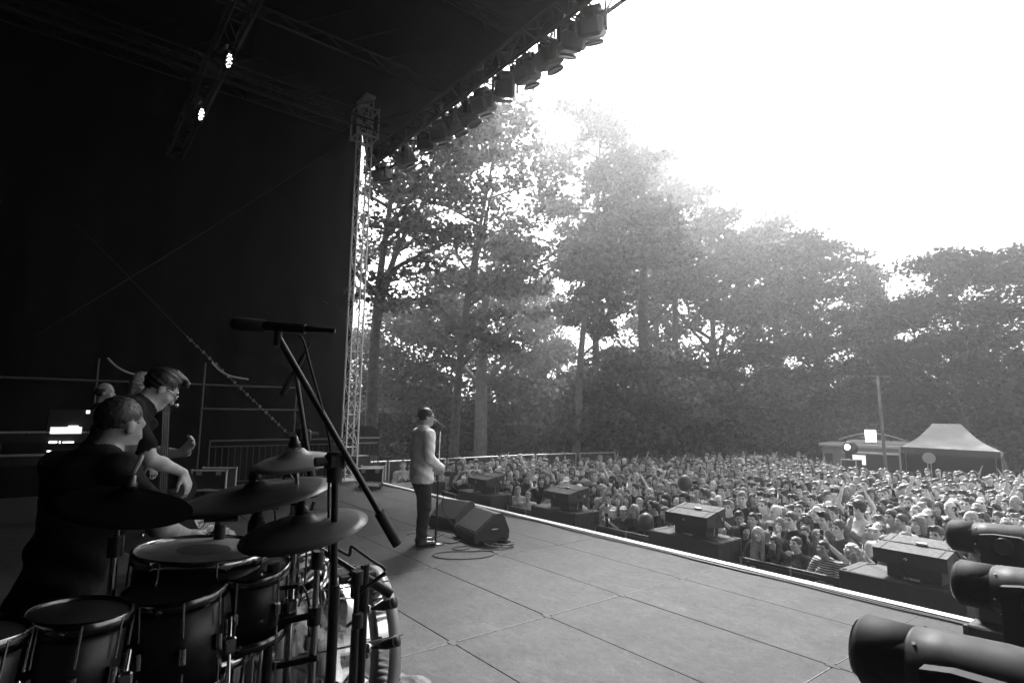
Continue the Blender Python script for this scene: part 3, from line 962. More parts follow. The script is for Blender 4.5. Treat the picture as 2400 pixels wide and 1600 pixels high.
def sdf_body(pose, h):
    """pose: dict of joints in metres, facing +Y, right side +X"""
    p = dict(hipz=.92, chest=(0, .0, 1.30), neck=(0, -.012, 1.47), head=(0, .03, 1.635), headrot=(0, 0, 0), sh=.178, shz=1.415, sleeve='long',
             elR=(.235, -.01, 1.13), wrR=(.225, .09, .90), elL=(-.235, -.01, 1.13), wrL=(-.225, .09, .90), hdR=(0, .25, -1), hdL=(0, .25, -1), nR=(-1, 0, 0), nL=(1, 0, 0),
             kneeR=(.105, .02, .49), kneeL=(-.105, .02, .49), ankR=(.11, -.02, .09), ankL=(-.11, -.02, .09), girth=1.0, curl=.45, legs=True, jacket=False, beard=False, cut=0.0, hem=.86, bust=False, footdir=(0, 1, 0))
    p.update(pose)
    A = {k: np.array(v, float) for k, v in p.items() if isinstance(v, tuple)}
    pts = np.array([A[k] for k in ('head', 'elR', 'elL', 'wrR', 'wrL', 'kneeR', 'kneeL', 'ankR', 'ankL')])
    pel = A['pelvis'] if 'pelvis' in A else np.array((0, -.01, p['hipz']))
    allp = np.vstack([pts, pel, A['wrR'] + unit(A['hdR']) * .2, A['wrL'] + unit(A['hdL']) * .2])
    lo, hi = allp.min(0) - .2, allp.max(0) + .2
    lo[2] = max(lo[2], p['cut']) - (.03 if p['cut'] == 0 else 0); 
    if p['cut'] == 0: lo[2] = min(lo[2], -.03)
    s = Sdf(lo, hi, h)
    g = p['girth']; ch, nk = A['chest'], A['neck']
    top = TOP_T
    # torso
    mid = pel * .45 + ch * .55 + np.array((0, -.005, 0))
    s.cone(pel + (0, 0, .02), mid, .150 * g, .140 * g, top, .05, (1, .70, 1))
    s.cone(mid, ch, .142 * g, .165 * g, top, .05, (1, .70, 1))
    s.cone(ch, nk + (ch - nk) * .32, .165 * g, .10, top, .05, (1, .66, 1))
    shR = ch + np.array((p['sh'], -.01, p['shz'] - 1.30)) if 'shR' not in A else A['shR']
    shL = ch + np.array((-p['sh'], -.01, p['shz'] - 1.30)) if 'shL' not in A else A['shL']
    for sh in (shR, shL):
        s.cone(nk - (0, 0, .035), sh, .062, .066, top, .04)
    if p['bust']:
        for sx in (-1, 1):
            s.ell(ch + (sx * .07, .10, -.03), (.06, .05, .06), top, .04)
    # legs
    if p['legs']:
        for sx, kn, an in ((1, A['kneeR'], A['ankR']), (-1, A['kneeL'], A['ankL'])):
            hp = pel + np.array((sx * .085, 0, -.02))
            lg = p.get('loose', 1.0)
            s.cone(hp, kn, .092 * g, .062 * lg, BOT_T, .04)
            s.cone(kn, an, .060 * lg, .046 * lg * lg, BOT_T, .03)
            fd = unit(A['footdir'])
            s.cone(an + fd * -.035 - (0, 0, .045), an + fd * .16 + np.array((sx * .02, 0, -.052)), .042, .036, SHOE_T, .02, (1, 1, .95))
        s.cone(pel, pel - (0, 0, .04), .135 * g, .12 * g, BOT_T, .05, (1, .75, 1))
    if p['jacket']:
        s.cone(pel + (0, -.005, -.03), ch + (0, -.01, -.06), .204, .192, top, .03, (1, .72, 1))
        s.cone(ch + (0, -.015, -.02), ch + (0, -.02, .07), .190, .165, top, .04, (1, .66, 1))
        s.cone(nk + (0, -.005, -.045), nk + (0, -.012, .012), .066, .058, top, .02)
    # arms
    r_s = 1.0 if p['sleeve'] != 'none' else .86
    for sh, el, wr, hd, n_, side in ((shR, A['elR'], A['wrR'], A['hdR'], A['nR'], -1), (shL, A['elL'], A['wrL'], A['hdL'], A['nL'], 1)):
        up = top
        loose = 1.36 if p['jacket'] else 1.0
        if p['sleeve'] == 'none':
            s.cone(sh, el, .050, .040, SKIN_T, .03)
        elif p['sleeve'] == 'short':
            s.cone(sh, el, .050, .040, SKIN_T, .03)
            s.cone(sh, sh + (el - sh) * .72, .060, .060, top, .03)
        else:
            s.cone(sh, el, .060 * loose, .048 * loose, top, .03)
        if p['sleeve'] == 'long':
            s.cone(el, el + (wr - el) * .93, .047 * loose, .036 * loose, top, .02)
            s.cone(el + (wr - el) * .8, wr, .026, .024, SKIN_T, .01)
        else:
            s.cone(el, el + (wr - el) * .35, .041, .041, SKIN_T, .02)
            s.cone(el + (wr - el) * .35, wr, .041, .026, SKIN_T, .02)
        sdf_hand(s, wr, hd, n_, side, p['curl'])
    # neck and head
    Rm = rot3(*p['headrot'])
    s.cone(nk - (0, 0, .02), A['head'] - Rm @ np.array((0, .025, .06)), .056, .052, SKIN_T, .02)
    sdf_head(s, A['head'], Rm, beard=p['beard'])
    if p['jacket']:
        k_ = int((pel[2] - .115 - s.o[2]) / h); s.T[:, :, :k_] = np.where(s.T[:, :, :k_] == top, BOT_T, s.T[:, :, :k_]); s.T[:, :, k_:] = np.where(s.T[:, :, k_:] == BOT_T, top, s.T[:, :, k_:])
    s.head = (A['head'], Rm)
    return s

def hair_sdf(style, h):
    s = Sdf((-.2, -.24, -.42), (.2, .2, .24), h)
    I = np.eye(3); T = 0
    if style in ('short', 'side', 'crop'):
        g = .004 if style == 'crop' else .011
        s.ell((0, -.020, .040), (.075 + g, .094 + g, .088 + g), T)
        s.cut((0, .105, -.030), (.13, .085, .085), .012)
        s.cut((0, .06, -.17), (.2, .16, .15), .012)
        if style == 'side':
            s.cone((-.04, .06, .115), (.05, .07, .105), .03, .028, T, .02)
    elif style == 'quiff':
        s.ell((0, -.022, .042), (.084, .102, .096), T)
        s.cut((0, .115, -.035), (.14, .085, .10), .012); s.cut((0, .06, -.17), (.2, .16, .15), .012)
        s.cone((-.035, .05, .115), (.03, .09, .108), .030, .024, T, .02); s.cone((.0, .0, .12), (.0, .08, .122), .035, .024, T, .02)
    elif style == 'receding':
        s.ell((0, -.018, .036), (.083, .100, .094), T)
        s.cut((0, .125, -.03), (.12, .09, .092), .02); s.cut((0, .11, -.17), (.2, .15, .135), .012)
    elif style in ('long', 'longer', 'bob', 'bangs'):
        s.ell((0, -.018, .036), (.092, .110, .102), T)
        zb = {'long': -.26, 'longer': -.36, 'bob': -.12, 'bangs': -.24}[style]
        for sx in (-1, 1):
            s.cone((sx * .070, -.015, .0), (sx * .082, -.005, zb), .034, .036, T, .03)
        s.cone((0, -.075, .02), (0, -.075, zb), .06, .055, T, .04, (1.3, .8, 1))
        s.cut((0, .115, -.045), (.060, .11, .095 if style != 'bangs' else .075), .015)
        s.cut((0, .13, -.2), (.058, .12, .2), .02)
    elif style in ('bun', 'tied'):
        s.ell((0, -.018, .038), (.084, .103, .096), T)
        s.cut((0, .105, -.030), (.13, .082, .090), .012); s.cut((0, .06, -.175), (.2, .15, .15), .012)
        if style == 'bun': s.ell((0, -.10, .07), (.04, .04, .04), T)
        else: s.cone((0, -.11, .03), (0, -.13, -.16), .035, .02, T, .02)
    elif style == 'curly':
        s.ell((0, -.02, .045), (.10, .115, .105), T)
        rr = random.Random(5)
        for k in range(46):
            a, b = rr.uniform(0, 6.28), rr.uniform(-.35, 1.4)
            v = np.array((math.cos(a) * math.cos(b), math.sin(a) * math.cos(b), math.sin(b)))
            s.ell(v * (.105, .12, .115) + (0, -.02, .04), (.026, .026, .026), T, .008)
        s.cut((0, .125, -.035), (.066, .10, .085), .015); s.cut((0, .08, -.19), (.15, .15, .13), .02)
    elif style in ('cap', 'beanie'):
        s.ell((0, -.012, .045), (.085, .106, .090), T)
        s.cut((0, 0, -.06), (.2, .2, .095), .008)
        if style == 'cap': s.cone((-.03, .10, .048), (.03, .10, .048), .045, .045, T, .01, (1, 1.5, .18))
        else: s.ell((0, -.03, .1), (.07, .08, .06), T)
    elif style == 'ring':
        s.ell((0, -.022, .010), (.084, .103, .070), T)
        s.cut((0, -.0, .10), (.078, .12, .085), .01); s.cut((0, .105, -.01), (.13, .10, .14), .012); s.cut((0, .06, -.17), (.2, .16, .15), .012)
    return s

def skin(v):
    return mat("skin_%02d" % int(v * 100), v, .55, var=.12, scale=25)
EYE = mat("eye_and_brow", .05, .4)
LIPS = mat("lips", .22, .5)
def cloth(v):
    return mat("cloth_%03d" % int(v * 1000), v, .9, var=.22, scale=9, bump=.35, bscale=16, spec=.2)
HAIRM = {n: mat("hair_" + n, v, .5, var=.45, scale=45, bump=.12, bscale=260) for n, v in (("black", .012), ("dark", .03), ("brown", .075), ("fair", .20), ("blonde", .36), ("white", .6), ("grey", .28))}
_c = {}
def striped():
    if 's' in _c: return _c['s']
    m = bpy.data.materials.new("striped_jersey"); m.use_nodes = True
    nt = m.node_tree; b = nt.nodes["Principled BSDF"]
    tc = nt.nodes.new("ShaderNodeTexCoord"); w = nt.nodes.new("ShaderNodeTexWave")
    w.wave_type = 'BANDS'; w.bands_direction = 'Z'; w.inputs["Scale"].default_value = 9.5; w.inputs["Distortion"].default_value = 1.2
    w.inputs["Detail"].default_value = 1.0; w.inputs["Detail Scale"].default_value = .6
    cr = nt.nodes.new("ShaderNodeValToRGB"); cr.color_ramp.interpolation = 'CONSTANT'
    cr.color_ramp.elements[0].color = (.02, .02, .02, 1); cr.color_ramp.elements[1].position = .42; cr.color_ramp.elements[1].color = (.7, .7, .7, 1)
    nt.links.new(tc.outputs["Object"], w.inputs["Vector"]); nt.links.new(w.outputs["Fac"], cr.inputs[0]); nt.links.new(cr.outputs[0], b.inputs["Base Color"])
    b.inputs["Roughness"].default_value = .9
    _c['s'] = m; return m

def body_mesh(name, pose, h, mats):
    s = sdf_body(pose, h)
    P, Q, ft_ = s.mesh()
    cl = np.zeros(len(P), bool)
    m_ = (ft_ == TOP_T) | (ft_ == BOT_T)
    cl[Q[m_].ravel()] = True
    cl[Q[~m_].ravel()] = False
    x, y, z = P[:, 0], P[:, 1], P[:, 2]
    w = .0045 * (np.sin(34 * z + 19 * x + 2 * np.sin(9 * y)) + np.sin(27 * z - 23 * x + 13 * y) + .8 * np.sin(51 * z + 37 * y))
    d_ = np.stack([x * 1.0, y * 1.0 - pose.get('chest', (0, 0, 0))[1] * .5, np.zeros_like(x)], 1)
    d_ /= np.maximum(np.linalg.norm(d_, axis=1), .02)[:, None]
    P = P + d_ * (w * cl)[:, None]
    return mesh_from(name, P, Q, mats, ft_, True), s.head, (P, Q, ft_)
HAIRS = {}
def hair_mesh(style, h=.012):
    if (style, h) not in HAIRS:
        P, Q, _ = hair_sdf(style, h).mesh()
        if style not in ('cap', 'beanie'):
            g_ = np.random.default_rng(len(HAIRS))
            c_ = P - np.array((0, -.02, .02)); c_ /= np.linalg.norm(c_, axis=1)[:, None]
            P = P + c_ * (g_.uniform(-.25, .45, len(P)) * min(h, .012) + (.001 if style in ('crop', 'receding', 'ring') else .003) * np.sin(60 * P[:, 0] + 8 * np.sin(25 * P[:, 2])))[:, None]
        HAIRS[(style, h)] = mesh_from("hair_" + style, P, Q, HAIRM["dark"], None, True)
    return HAIRS[(style, h)]
def set_mats(o, ms):
    for i, m in enumerate(ms):
        o.material_slots[i].link = 'OBJECT'
        o.material_slots[i].material = m
def add_hair(o, head, style, m, h=.012, name="hair"):
    c, Rm = head
    ho = bpy.data.objects.new(name, hair_mesh(style, h)); link(ho, o)
    M4 = Matrix.Identity(4)
    for i in range(3):
        for j in range(3): M4[i][j] = Rm[i][j]
        M4[i][3] = c[i]
    ho.matrix_basis = M4
    ho.material_slots[0].link = 'OBJECT'; ho.material_slots[0].material = m
    return ho
PM = [skin(.4), cloth(.05), cloth(.03), BLACKG, EYE, LIPS]
def head_to_world(o, head, v):
    return np.array(head[0]) + head[1] @ np.array(v)

# ================================================================ THE CROWD
CV = .0125
POSES = {
 'down': dict(),
 'down_short': dict(sleeve='short', headrot=(.25, .06, .05), girth=1.06, bust=True),
 'folded': dict(elR=(.25, .06, 1.12), wrR=(-.02, .20, 1.16), elL=(-.25, .06, 1.12), wrL=(.02, .235, 1.12), hdR=(-1, .1, 0), hdL=(1, .1, 0), nR=(0, -1, 0), nL=(0, -1, 0), headrot=(-.2, .08, 0), girth=1.05),
 'clasped': dict(elR=(.25, .10, 1.12), wrR=(.05, .25, 1.30), elL=(-.25, .10, 1.12), wrL=(-.05, .25, 1.30), hdR=(-.5, .1, .8), hdL=(.5, .1, .8), nR=(-1, 0, 0), nL=(1, 0, 0), curl=.9, sleeve='short', headrot=(.1, .15, 0), bust=True),
 'filming': dict(elR=(.26, .16, 1.25), wrR=(.09, .34, 1.46), elL=(-.26, .16, 1.22), wrL=(-.06, .33, 1.44), hdR=(-.3, .15, 1), hdL=(.3, .15, 1), nR=(-.6, 1, 0), nL=(.6, 1, 0), curl=.7, sleeve='short', headrot=(0, .08, 0)),
 'filming_high': dict(elR=(.30, .16, 1.60), wrR=(.14, .26, 1.84), elL=(-.235, .02, 1.13), wrL=(-.21, .12, .92), hdR=(-.2, .1, 1), nR=(-.5, 1, 0), curl=.6, sleeve='short', headrot=(.05, .12, 0)),
 'arms_up': dict(elR=(.33, .06, 1.62), wrR=(.22, .12, 1.86), elL=(-.33, .06, 1.62), wrL=(-.22, .12, 1.86), hdR=(-.35, .1, 1), hdL=(.35, .1, 1), nR=(-1, .4, 0), nL=(1, .4, 0), sleeve='none', headrot=(0, .1, 0), bust=True),
 'leaning': dict(chest=(0, .12, 1.27), neck=(0, .15, 1.44), head=(0, .215, 1.59), headrot=(.2, .22, 0), elR=(.28, .28, 1.10), wrR=(.13, .40, 1.13), elL=(-.28, .28, 1.10), wrL=(-.05, .41, 1.14), hdR=(-.4, .9, -.3), hdL=(.6, .8, -.2), nR=(0, 0, -1), nL=(0, 0, -1), bust=True),
 'turned': dict(headrot=(.75, .03, .06), girth=1.1, sleeve='short'),
 'turned_back': dict(headrot=(-.7, .1, -.05), bust=True),
}
BODY = {}
for k, ps in POSES.items():
    ps = dict(ps)
    BODY[k] = body_mesh("person_" + k, ps, CV, PM)
HOLD = {'filming': (.0, .385, 1.57, 0.0), 'filming_high': (.10, .31, 1.97, .1)}

# phone: slab, screen, camera bump
def make_phone():
    t = thing("phone", "phone", "phone", (0, 0, 0), 0, "phones held up in the crowd")
    MB().box((0, 0, 0), (.076, .009, .155), bev=.003).build("case", mat("phone_case", .05, .35), t, world=False)
    MB().box((0, -.0055, 0), (.069, .002, .146)).build("screen", mat("phone_screen", .03, .2, emit=.55), t, world=False)
    MB().box((.018, .0055, .05), (.028, .003, .036), bev=.001).build("camera_bump", BLACKG, t, world=False)
    return t
PHONE = [None]
HAIRNAMES = {'short': 'short %s hair', 'side': '%s side-swept hair', 'crop': 'cropped %s hair', 'long': 'long %s hair', 'longer': 'very long %s hair', 'bob': '%s bobbed hair', 'bangs': 'long fringed %s hair', 'bun': '%s hair in a bun', 'tied': '%s hair tied back', 'curly': '%s curly hair', 'cap': '%s cap', 'beanie': '%s beanie', 'ring': 'balding head', 'receding': 'receding %s hair'}
CAPM = {"white": cloth(.72), "black": cloth(.02), "grey": cloth(.2)}
TOPS = [("black", .018), ("black", .025), ("dark", .045), ("dark", .06), ("slate", .13), ("grey", .22), ("light", .38), ("white", .68)]
POSEN = {'down': 'arms down', 'down_short': 'bare forearms', 'folded': 'arms folded', 'clasped': 'hands clasped', 'filming': 'filming', 'filming_high': 'phone raised', 'arms_up': 'both arms up', 'leaning': 'leaning in', 'turned': 'looking aside', 'turned_back': 'glancing back'}
STAGE_LOOK = Vector((-6.5, 3.5, 0))
CG = "audience packed in front of the stage"
def make_person(x, y, pose, style, hcol, topv, botv, skv, height, label, aim=None, yaw_j=0.0, hm=None, topm=None, wide=1.0):
    me, head, _ = BODY[pose]
    o = bpy.data.objects.new("person", me); link(o)
    a = aim or STAGE_LOOK
    d = Vector((a[0] - x, a[1] - y))
    o.location = (x, y, GROUND)
    o.rotation_euler = (0, 0, math.atan2(d.y, d.x) - math.pi / 2 + yaw_j)
    sc = height / 1.755
    o.scale = (sc * wide, sc * wide, sc)
    set_mats(o, [skin(skv), topm or cloth(topv), cloth(botv), BLACKG, EYE, LIPS])
    tag(o, label, "person", CG)
    if style in ('cap', 'beanie'):
        add_hair(o, head, 'short' if R.random() < .5 else 'bob', HAIRM['brown'], .014)
        add_hair(o, head, style, hm or CAPM.get(hcol, CAPM['black']), .012, "hat")
    elif style != 'bald':
        add_hair(o, head, style, hm or HAIRM[hcol], .0125)
    if pose in HOLD:
        hx, hy, hz_, ry = HOLD[pose]
        if PHONE[0] is None:
            ph = PHONE[0] = make_phone()
        else:
            ph = dup(PHONE[0], (0, 0, 0))
        q = o.matrix_basis @ Vector((hx, hy, hz_))
        ph.location = q
        ph.rotation_euler = (R.uniform(-.15, .15), R.choice((0, 0, math.pi / 2)) + R.uniform(-.15, .15), o.rotation_euler[2])
        ph["label"] = "phone held by " + (", ".join(label.replace("fan, ", "", 1).split(", ")[-2:]).replace("row", "row fan") if label.startswith("fan,") else label)
        w = ph["label"].split()
        if len(w) > 16: ph["label"] = " ".join(w[:16])
    return o

SUBX = [(-3.30, -2.00), (-6.30, -4.98), (-9.32, -8.02), (-12.1, -10.78), (-15.1, -13.75)]
SUBY = (7.93, 8.62)
# --- people who can be told apart one by one, in front
def front(px, py, z_head, pose, style, hcol, topv, label, y=None, topm=None, skv=.52, h=1.70, yaw=0.0, wide=1.0, aim=None, bot=.03, hm=None):
    d = ray(px, py)
    if y is None:
        p = onz(px, py, GROUND + h * .93)
    else:
        p = Vector((0, 0, CAM_Z)) + d * (y / d.y)
        h = (p.z - GROUND) / .93
    return make_person(p.x, p.y, pose, style, hcol, topv, bot, skv, h, label, aim, yaw, hm, topm, wide), (p.x, p.y)
TAKEN = []
def F_(*a, **k):
    o, xy = front(*a, **k); TAKEN.append(xy)
F_(1950, 1277, 0, 'leaning', 'tied', 'black', .5, "woman in striped jersey laughing at the barrier, dark tied-back hair", y=8.78, topm=striped(), skv=.33, yaw=.25)
F_(2003, 1300, 0, 'turned', 'curly', 'white', .03, "person with curly white hair in black beside the woman in stripes", y=8.75, yaw=.5)
F_(1868, 1275, 0, 'clasped', 'tied', 'brown', .07, "woman with hands clasped under her chin, elbows on the barrier", y=8.85, yaw=.1, wide=1.08)
F_(1842, 1265, 0, 'leaning', 'bangs', 'brown', .05, "woman with fringed brown hair in dark jacket, hand over the barrier", y=8.80, yaw=-.1)
F_(1790, 1243, 0, 'leaning', 'longer', 'blonde', .02, "woman with very long blonde hair in black at the barrier", y=8.85, yaw=.35)
F_(1748, 1243, 0, 'turned', 'bob', 'black', .02, "dark bobbed woman looking up beside the strapped speaker stack", y=8.95, yaw=.4)
F_(1820, 1202, 0, 'folded', 'crop', 'white', .3, "elderly person with cropped white hair behind the blonde woman", y=9.9)
F_(1440, 1200, 0, 'filming', 'cap', 'white', .02, "person in white cap and black top, left of a pair of capped fans", y=8.85)
F_(1472, 1192, 0, 'leaning', 'cap', 'white', .05, "person in white cap with long fair hair beside the blonde fan", y=8.95)
F_(1488, 1196, 0, 'down', 'longer', 'blonde', .06, "woman with very long blonde hair squeezed beside the white caps", y=8.85)
F_(1535, 1190, 0, 'turned_back', 'side', 'dark', .03, "young man with dark side-swept hair by the dark balloon", y=9.0, yaw=-.2)
F_(1556, 1185, 0, 'down', 'bob', 'black', .06, "dark bobbed woman right behind the young man by the balloon", y=9.5)
F_(1573, 1195, 0, 'leaning', 'long', 'brown', .02, "long-haired woman leaning at the corner of a speaker stack", y=9.0)
F_(1238, 1163, 0, 'down', 'tied', 'fair', .66, "woman in white top at the barrier between two speaker stacks", y=8.85, skv=.5)
F_(1215, 1150, 0, 'down_short', 'short', 'fair', .5, "fair fan half hidden behind the woman in the white top", y=9.1)
F_(1285, 1170, 0, 'folded', 'beanie', 'grey', .35, "woman with pale headscarf and open jacket next to the white top", y=8.9, hm=cloth(.4))
F_(1228, 1105, 0, 'turned', 'crop', 'grey', .3, "grey-haired man looking aside behind the second speaker stack", y=10.6)
F_(2180, 1212, 0, 'down', 'cap', 'white', .03, "fan in white baseball cap above the nearest speaker stack", y=11.3, h=1.75)
F_(2155, 1228, 0, 'down', 'bob', 'fair', .05, "bespectacled fan in front of the white baseball cap", y=10.7)
F_(2200, 1255, 0, 'down_short', 'side', 'brown', .04, "fan with brown side-swept hair just above the nearest speaker", y=10.1)
F_(1180, 1085, 0, 'folded', 'short', 'brown', .5, "man in pale shirt with folded arms standing by the fence", y=10.9, h=1.8)
F_(1116, 1088, 0, 'down', 'short', 'dark', .7, "man in white shirt under open dark jacket by the fence", y=9.9, h=1.78)
F_(1036, 1105, 0, 'folded', 'short', 'grey', .45, "pale-shirted man just beyond the singer's mic stand", y=9.1, h=1.8)
F_(1078, 1092, 0, 'folded', 'cap', 'black', .08, "man in dark cap with folded arms by the fence", y=9.5, h=1.8)
F_(945, 1090, 0, 'clasped', 'short', 'brown', .4, "lone man clapping between the flight case and the singer", y=7.95, h=1.75)

# --- the rest in jittered rows
rows = []
y = 8.82; r = 0
NUM = ["first", "second", "third", "fourth", "fifth", "sixth", "seventh", "eighth", "ninth", "tenth", "eleventh", "twelfth", "thirteenth", "fourteenth", "fifteenth", "sixteenth", "seventeenth", "eighteenth", "nineteenth", "twentieth"]
CV2 = .028
people = []
while y < 30.5:
    x = -16.1 + (r % 2) * .2; k = 0
    right = -.165 * y + 1.0
    while x < right:
        xx, yy = x + R.uniform(-.11, .11), y + R.uniform(-.12, .12)
        ok = True
        if yy < 9.1 and any(a - .25 < xx < b + .25 for a, b in SUBX): ok = False
        for tx, ty in TAKEN:
            if (tx - xx) ** 2 + (ty - yy) ** 2 < .10: ok = False
        if xx < -14.8 and R.random() < .25 and yy < 16: ok = False
        if yy < 10.2 and R.random() < .12: ok = False
        if R.random() < .05 + (.22 if y > 23 else 0): ok = False
        # keep clear of tent, food truck and the case tower
        if ok:
            k += 1
            people.append((xx, yy, r, k))
        x += R.uniform(.30, .43)
    y += .37 + .0035 * r; r += 1
people.sort(key=lambda q: q[0] ** 2 + q[1] ** 2)
def in_view(x, y):
    v = Vector((x, y, 0.2)) - Vector((0, 0, CAM_Z))
    z = v.dot(_fw); px = 1200 + F_PX * v.dot(_r2) / z
    py = 800 - F_PX * v.dot(_u2) / z
    lim = np.interp(px, [1200, 1437, 1600, 1750, 1880, 1960, 2050, 2120, 2200, 2440], [1074, 1072, 1066, 1062, 1068, 1084, 1096, 1102, 1104, 1108])
    return -20 < px < 2440 and z > 0 and py > lim
people = [q for q in people if in_view(q[0], q[1])]
def nth(n):
    return '%d%s' % (n, 'th' if 10 <= n % 100 <= 20 else {1: 'st', 2: 'nd', 3: 'rd'}.get(n % 10, 'th'))
def looks():
    pose = R.choices(list(POSES), (22, 16, 8, 6, 13, 8, 2.5, 3, 10, 9))[0]
    wom = R.random() < .55
    style = R.choice(('long', 'long', 'bob', 'bangs', 'bun', 'tied', 'tied', 'curly', 'longer')) if wom else R.choice(('short', 'short', 'side', 'side', 'crop', 'receding', 'ring', 'cap', 'short'))
    hc = R.choices(("black", "dark", "brown", "fair", "blonde", "grey"), (3, 5, 5, 2, 1.6, 1))[0]
    if style in ('cap', 'beanie'): hc = R.choice(("white", "black", "grey"))
    tn, tv = R.choices(TOPS, (4, 4, 4, 4, 3, 3, 2.5, 2.2))[0]
    return pose, style, hc, tn, tv, wom
def ordinal(n):
    return NUM[n - 1] if n <= 20 else NUM[(n - 21) % 9] if False else str(n) + "th"
NIND = 300 - len(TAKEN)
for (x, y, r, k) in people[:NIND]:
    pose, style, hc, tn, tv, wom = looks()
    if y < 9.4 and R.random() < .5: pose = R.choice(('leaning', 'clasped', 'filming'))
    hn = HAIRNAMES[style]
    hn = hn % hc if '%s' in hn else hn
    lab = "%s, %s top, %s, %s row, %s from fence" % (hn, tn, POSEN[pose], (NUM[r] if r < 20 else nth(r + 1)), NUM[k - 1] if k <= 20 else nth(k))
    lab = "fan, " + lab
    make_person(x, y, pose, style, hc, tv, R.choice((.02, .04, .08)), R.choice((.46, .56, .64, .70)), R.gauss(1.66 if wom else 1.77, .055), lab, yaw_j=R.uniform(-.3, .3), wide=R.uniform(.86, 1.02))

# --- everyone farther back: one mass
def far_crowd(rest):
    SK = [skin(v) for v in (.46, .58, .68)]; TP = [cloth(v) for v in (.02, .045, .06, .13, .22, .38, .68)]
    HR = [HAIRM[n] for n in ("dark", "brown", "fair", "blonde", "grey")] + [cloth(.72), cloth(.02)]
    mats = SK + TP + HR + [EYE, LIPS]
    bases = []
    for k, st in (('down', 'long'), ('down_short', 'short'), ('folded', 'bob'), ('filming', 'short'), ('clasped', 'tied'), ('turned', 'side'), ('filming_high', 'cap'), ('turned_back', 'bangs'), ('arms_up', 'long'), ('down', 'short')):
        ps = dict(POSES[k]); ps['cut'] = 1.2; ps['legs'] = False
        s = sdf_body(ps, .033)
        P, Q, t = s.mesh()
        hs = hair_sdf(st, .033); Ph, Qh, _ = hs.mesh()
        Ph = Ph @ s.head[1].T + s.head[0]
        bases.append((np.vstack([P, Ph]), np.vstack([Q, Qh + len(P)]), np.concatenate([t, np.full(len(Qh), 9)]), st))
    VV, QQ, MM = [], [], []; n = 0
    for (x, y, r, k) in rest:
        P, Q, t, st = bases[R.choices(range(10), (5, 5, 3, 3, 2, 3, 1.5, 3, .5, 4))[0]]
        h = R.gauss(1.71, .07) / 1.755; d = STAGE_LOOK - Vector((x, y, 0)); a = math.atan2(d.y, d.x) - math.pi / 2 + R.uniform(-.35, .35)
        ca, sa = math.cos(a), math.sin(a); w = h * R.uniform(.86, 1.0)
        V = np.stack([(P[:, 0] * ca - P[:, 1] * sa) * w + x, (P[:, 0] * sa + P[:, 1] * ca) * w + y, P[:, 2] * h + GROUND], 1)
        sk, tp, hr = R.randrange(3), 3 + R.choices(range(7), (4, 4, 4, 3, 3, 2.5, 2.2))[0], 10 + (R.choice((5, 6)) if st == 'cap' else R.choices(range(5), (6, 5, 2, 1.5, 1))[0])
        lut = np.array([sk, tp, tp, tp, 17, 18, 0, 0, 0, hr])
        VV.append(V); QQ.append(Q + n); MM.append(lut[t]); n += len(V)
    c = np.array((-8.0, 19.0, GROUND))
    o = bpy.data.objects.new("far_crowd", mesh_from("far_crowd", np.vstack(VV) - c, np.vstack(QQ), mats, np.concatenate(MM), True))
    link(o); o.location = c
    tag(o, "dense far rows of the audience merging into one mass", "crowd", kind="stuff")
    return len(rest), len(np.vstack(QQ))
print("CROWD", len(people), far_crowd(people[NIND:]))

# ================================================================ THINGS ON AND AROUND THE STAGE
def depth_at(px, py, z):
    d = _fw * F_PX + _r2 * (px - 1200.0) + _u2 * (800.0 - py)
    return Vector((0, 0, CAM_Z)) + d * (z / F_PX)
def ony(px, py, y):
    d = ray(px, py)
    return Vector((0, 0, CAM_Z)) + d * (y / d.y)
def solo(pose, h, loc, rotz, mats, label, scale=1.0, style=None, hairm=None, hh=.008, group=None):
    me, head, _ = body_mesh("person", pose, h, mats)
    o = bpy.data.objects.new("person", me); link(o)
    o.location = loc; o.rotation_euler = (0, 0, rotz); o.scale = (scale,) * 3
    tag(o, label, "person", group)
    if style: add_hair(o, head, style, hairm, hh)
    return o, head
def glasses(o, head, m, lens_m, name="sunglasses"):
    c, Rm = head
    P = lambda x, y, z: tuple(np.array(c) + Rm @ np.array((x, y, z)))
    b = MB()
    for sx in (-1, 1):
        b.tube([P(sx * .062, .085, .012), P(sx * .080, .04, .014), P(sx * .083, -.01, .010)], .0035, 6)
        ring = [P(sx * .034 + .026 * math.cos(a), .103 - .012 * abs(math.cos(a)) * (1 if sx * math.cos(a) > 0 else 0), .004 + .019 * math.sin(a)) for a in np.linspace(0, 2 * math.pi, 15)[:-1]]
        b.tube(ring, .003, 5, True)
    b.tube([P(-.012, .106, .008), P(.012, .106, .008)], .003, 5)
    g = b.build(name, m, o, world=False)
    l = MB()
    for sx in (-1, 1):
        ring = [P(sx * .034 + .025 * math.cos(a), .101, .004 + .018 * math.sin(a)) for a in np.linspace(0, 2 * math.pi, 15)[:-1]]
        l.add(ring, [tuple(range(14))])
    l.build("lens", lens_m, g, world=False)
SLENS = mat("dark_lens", .01, .15)

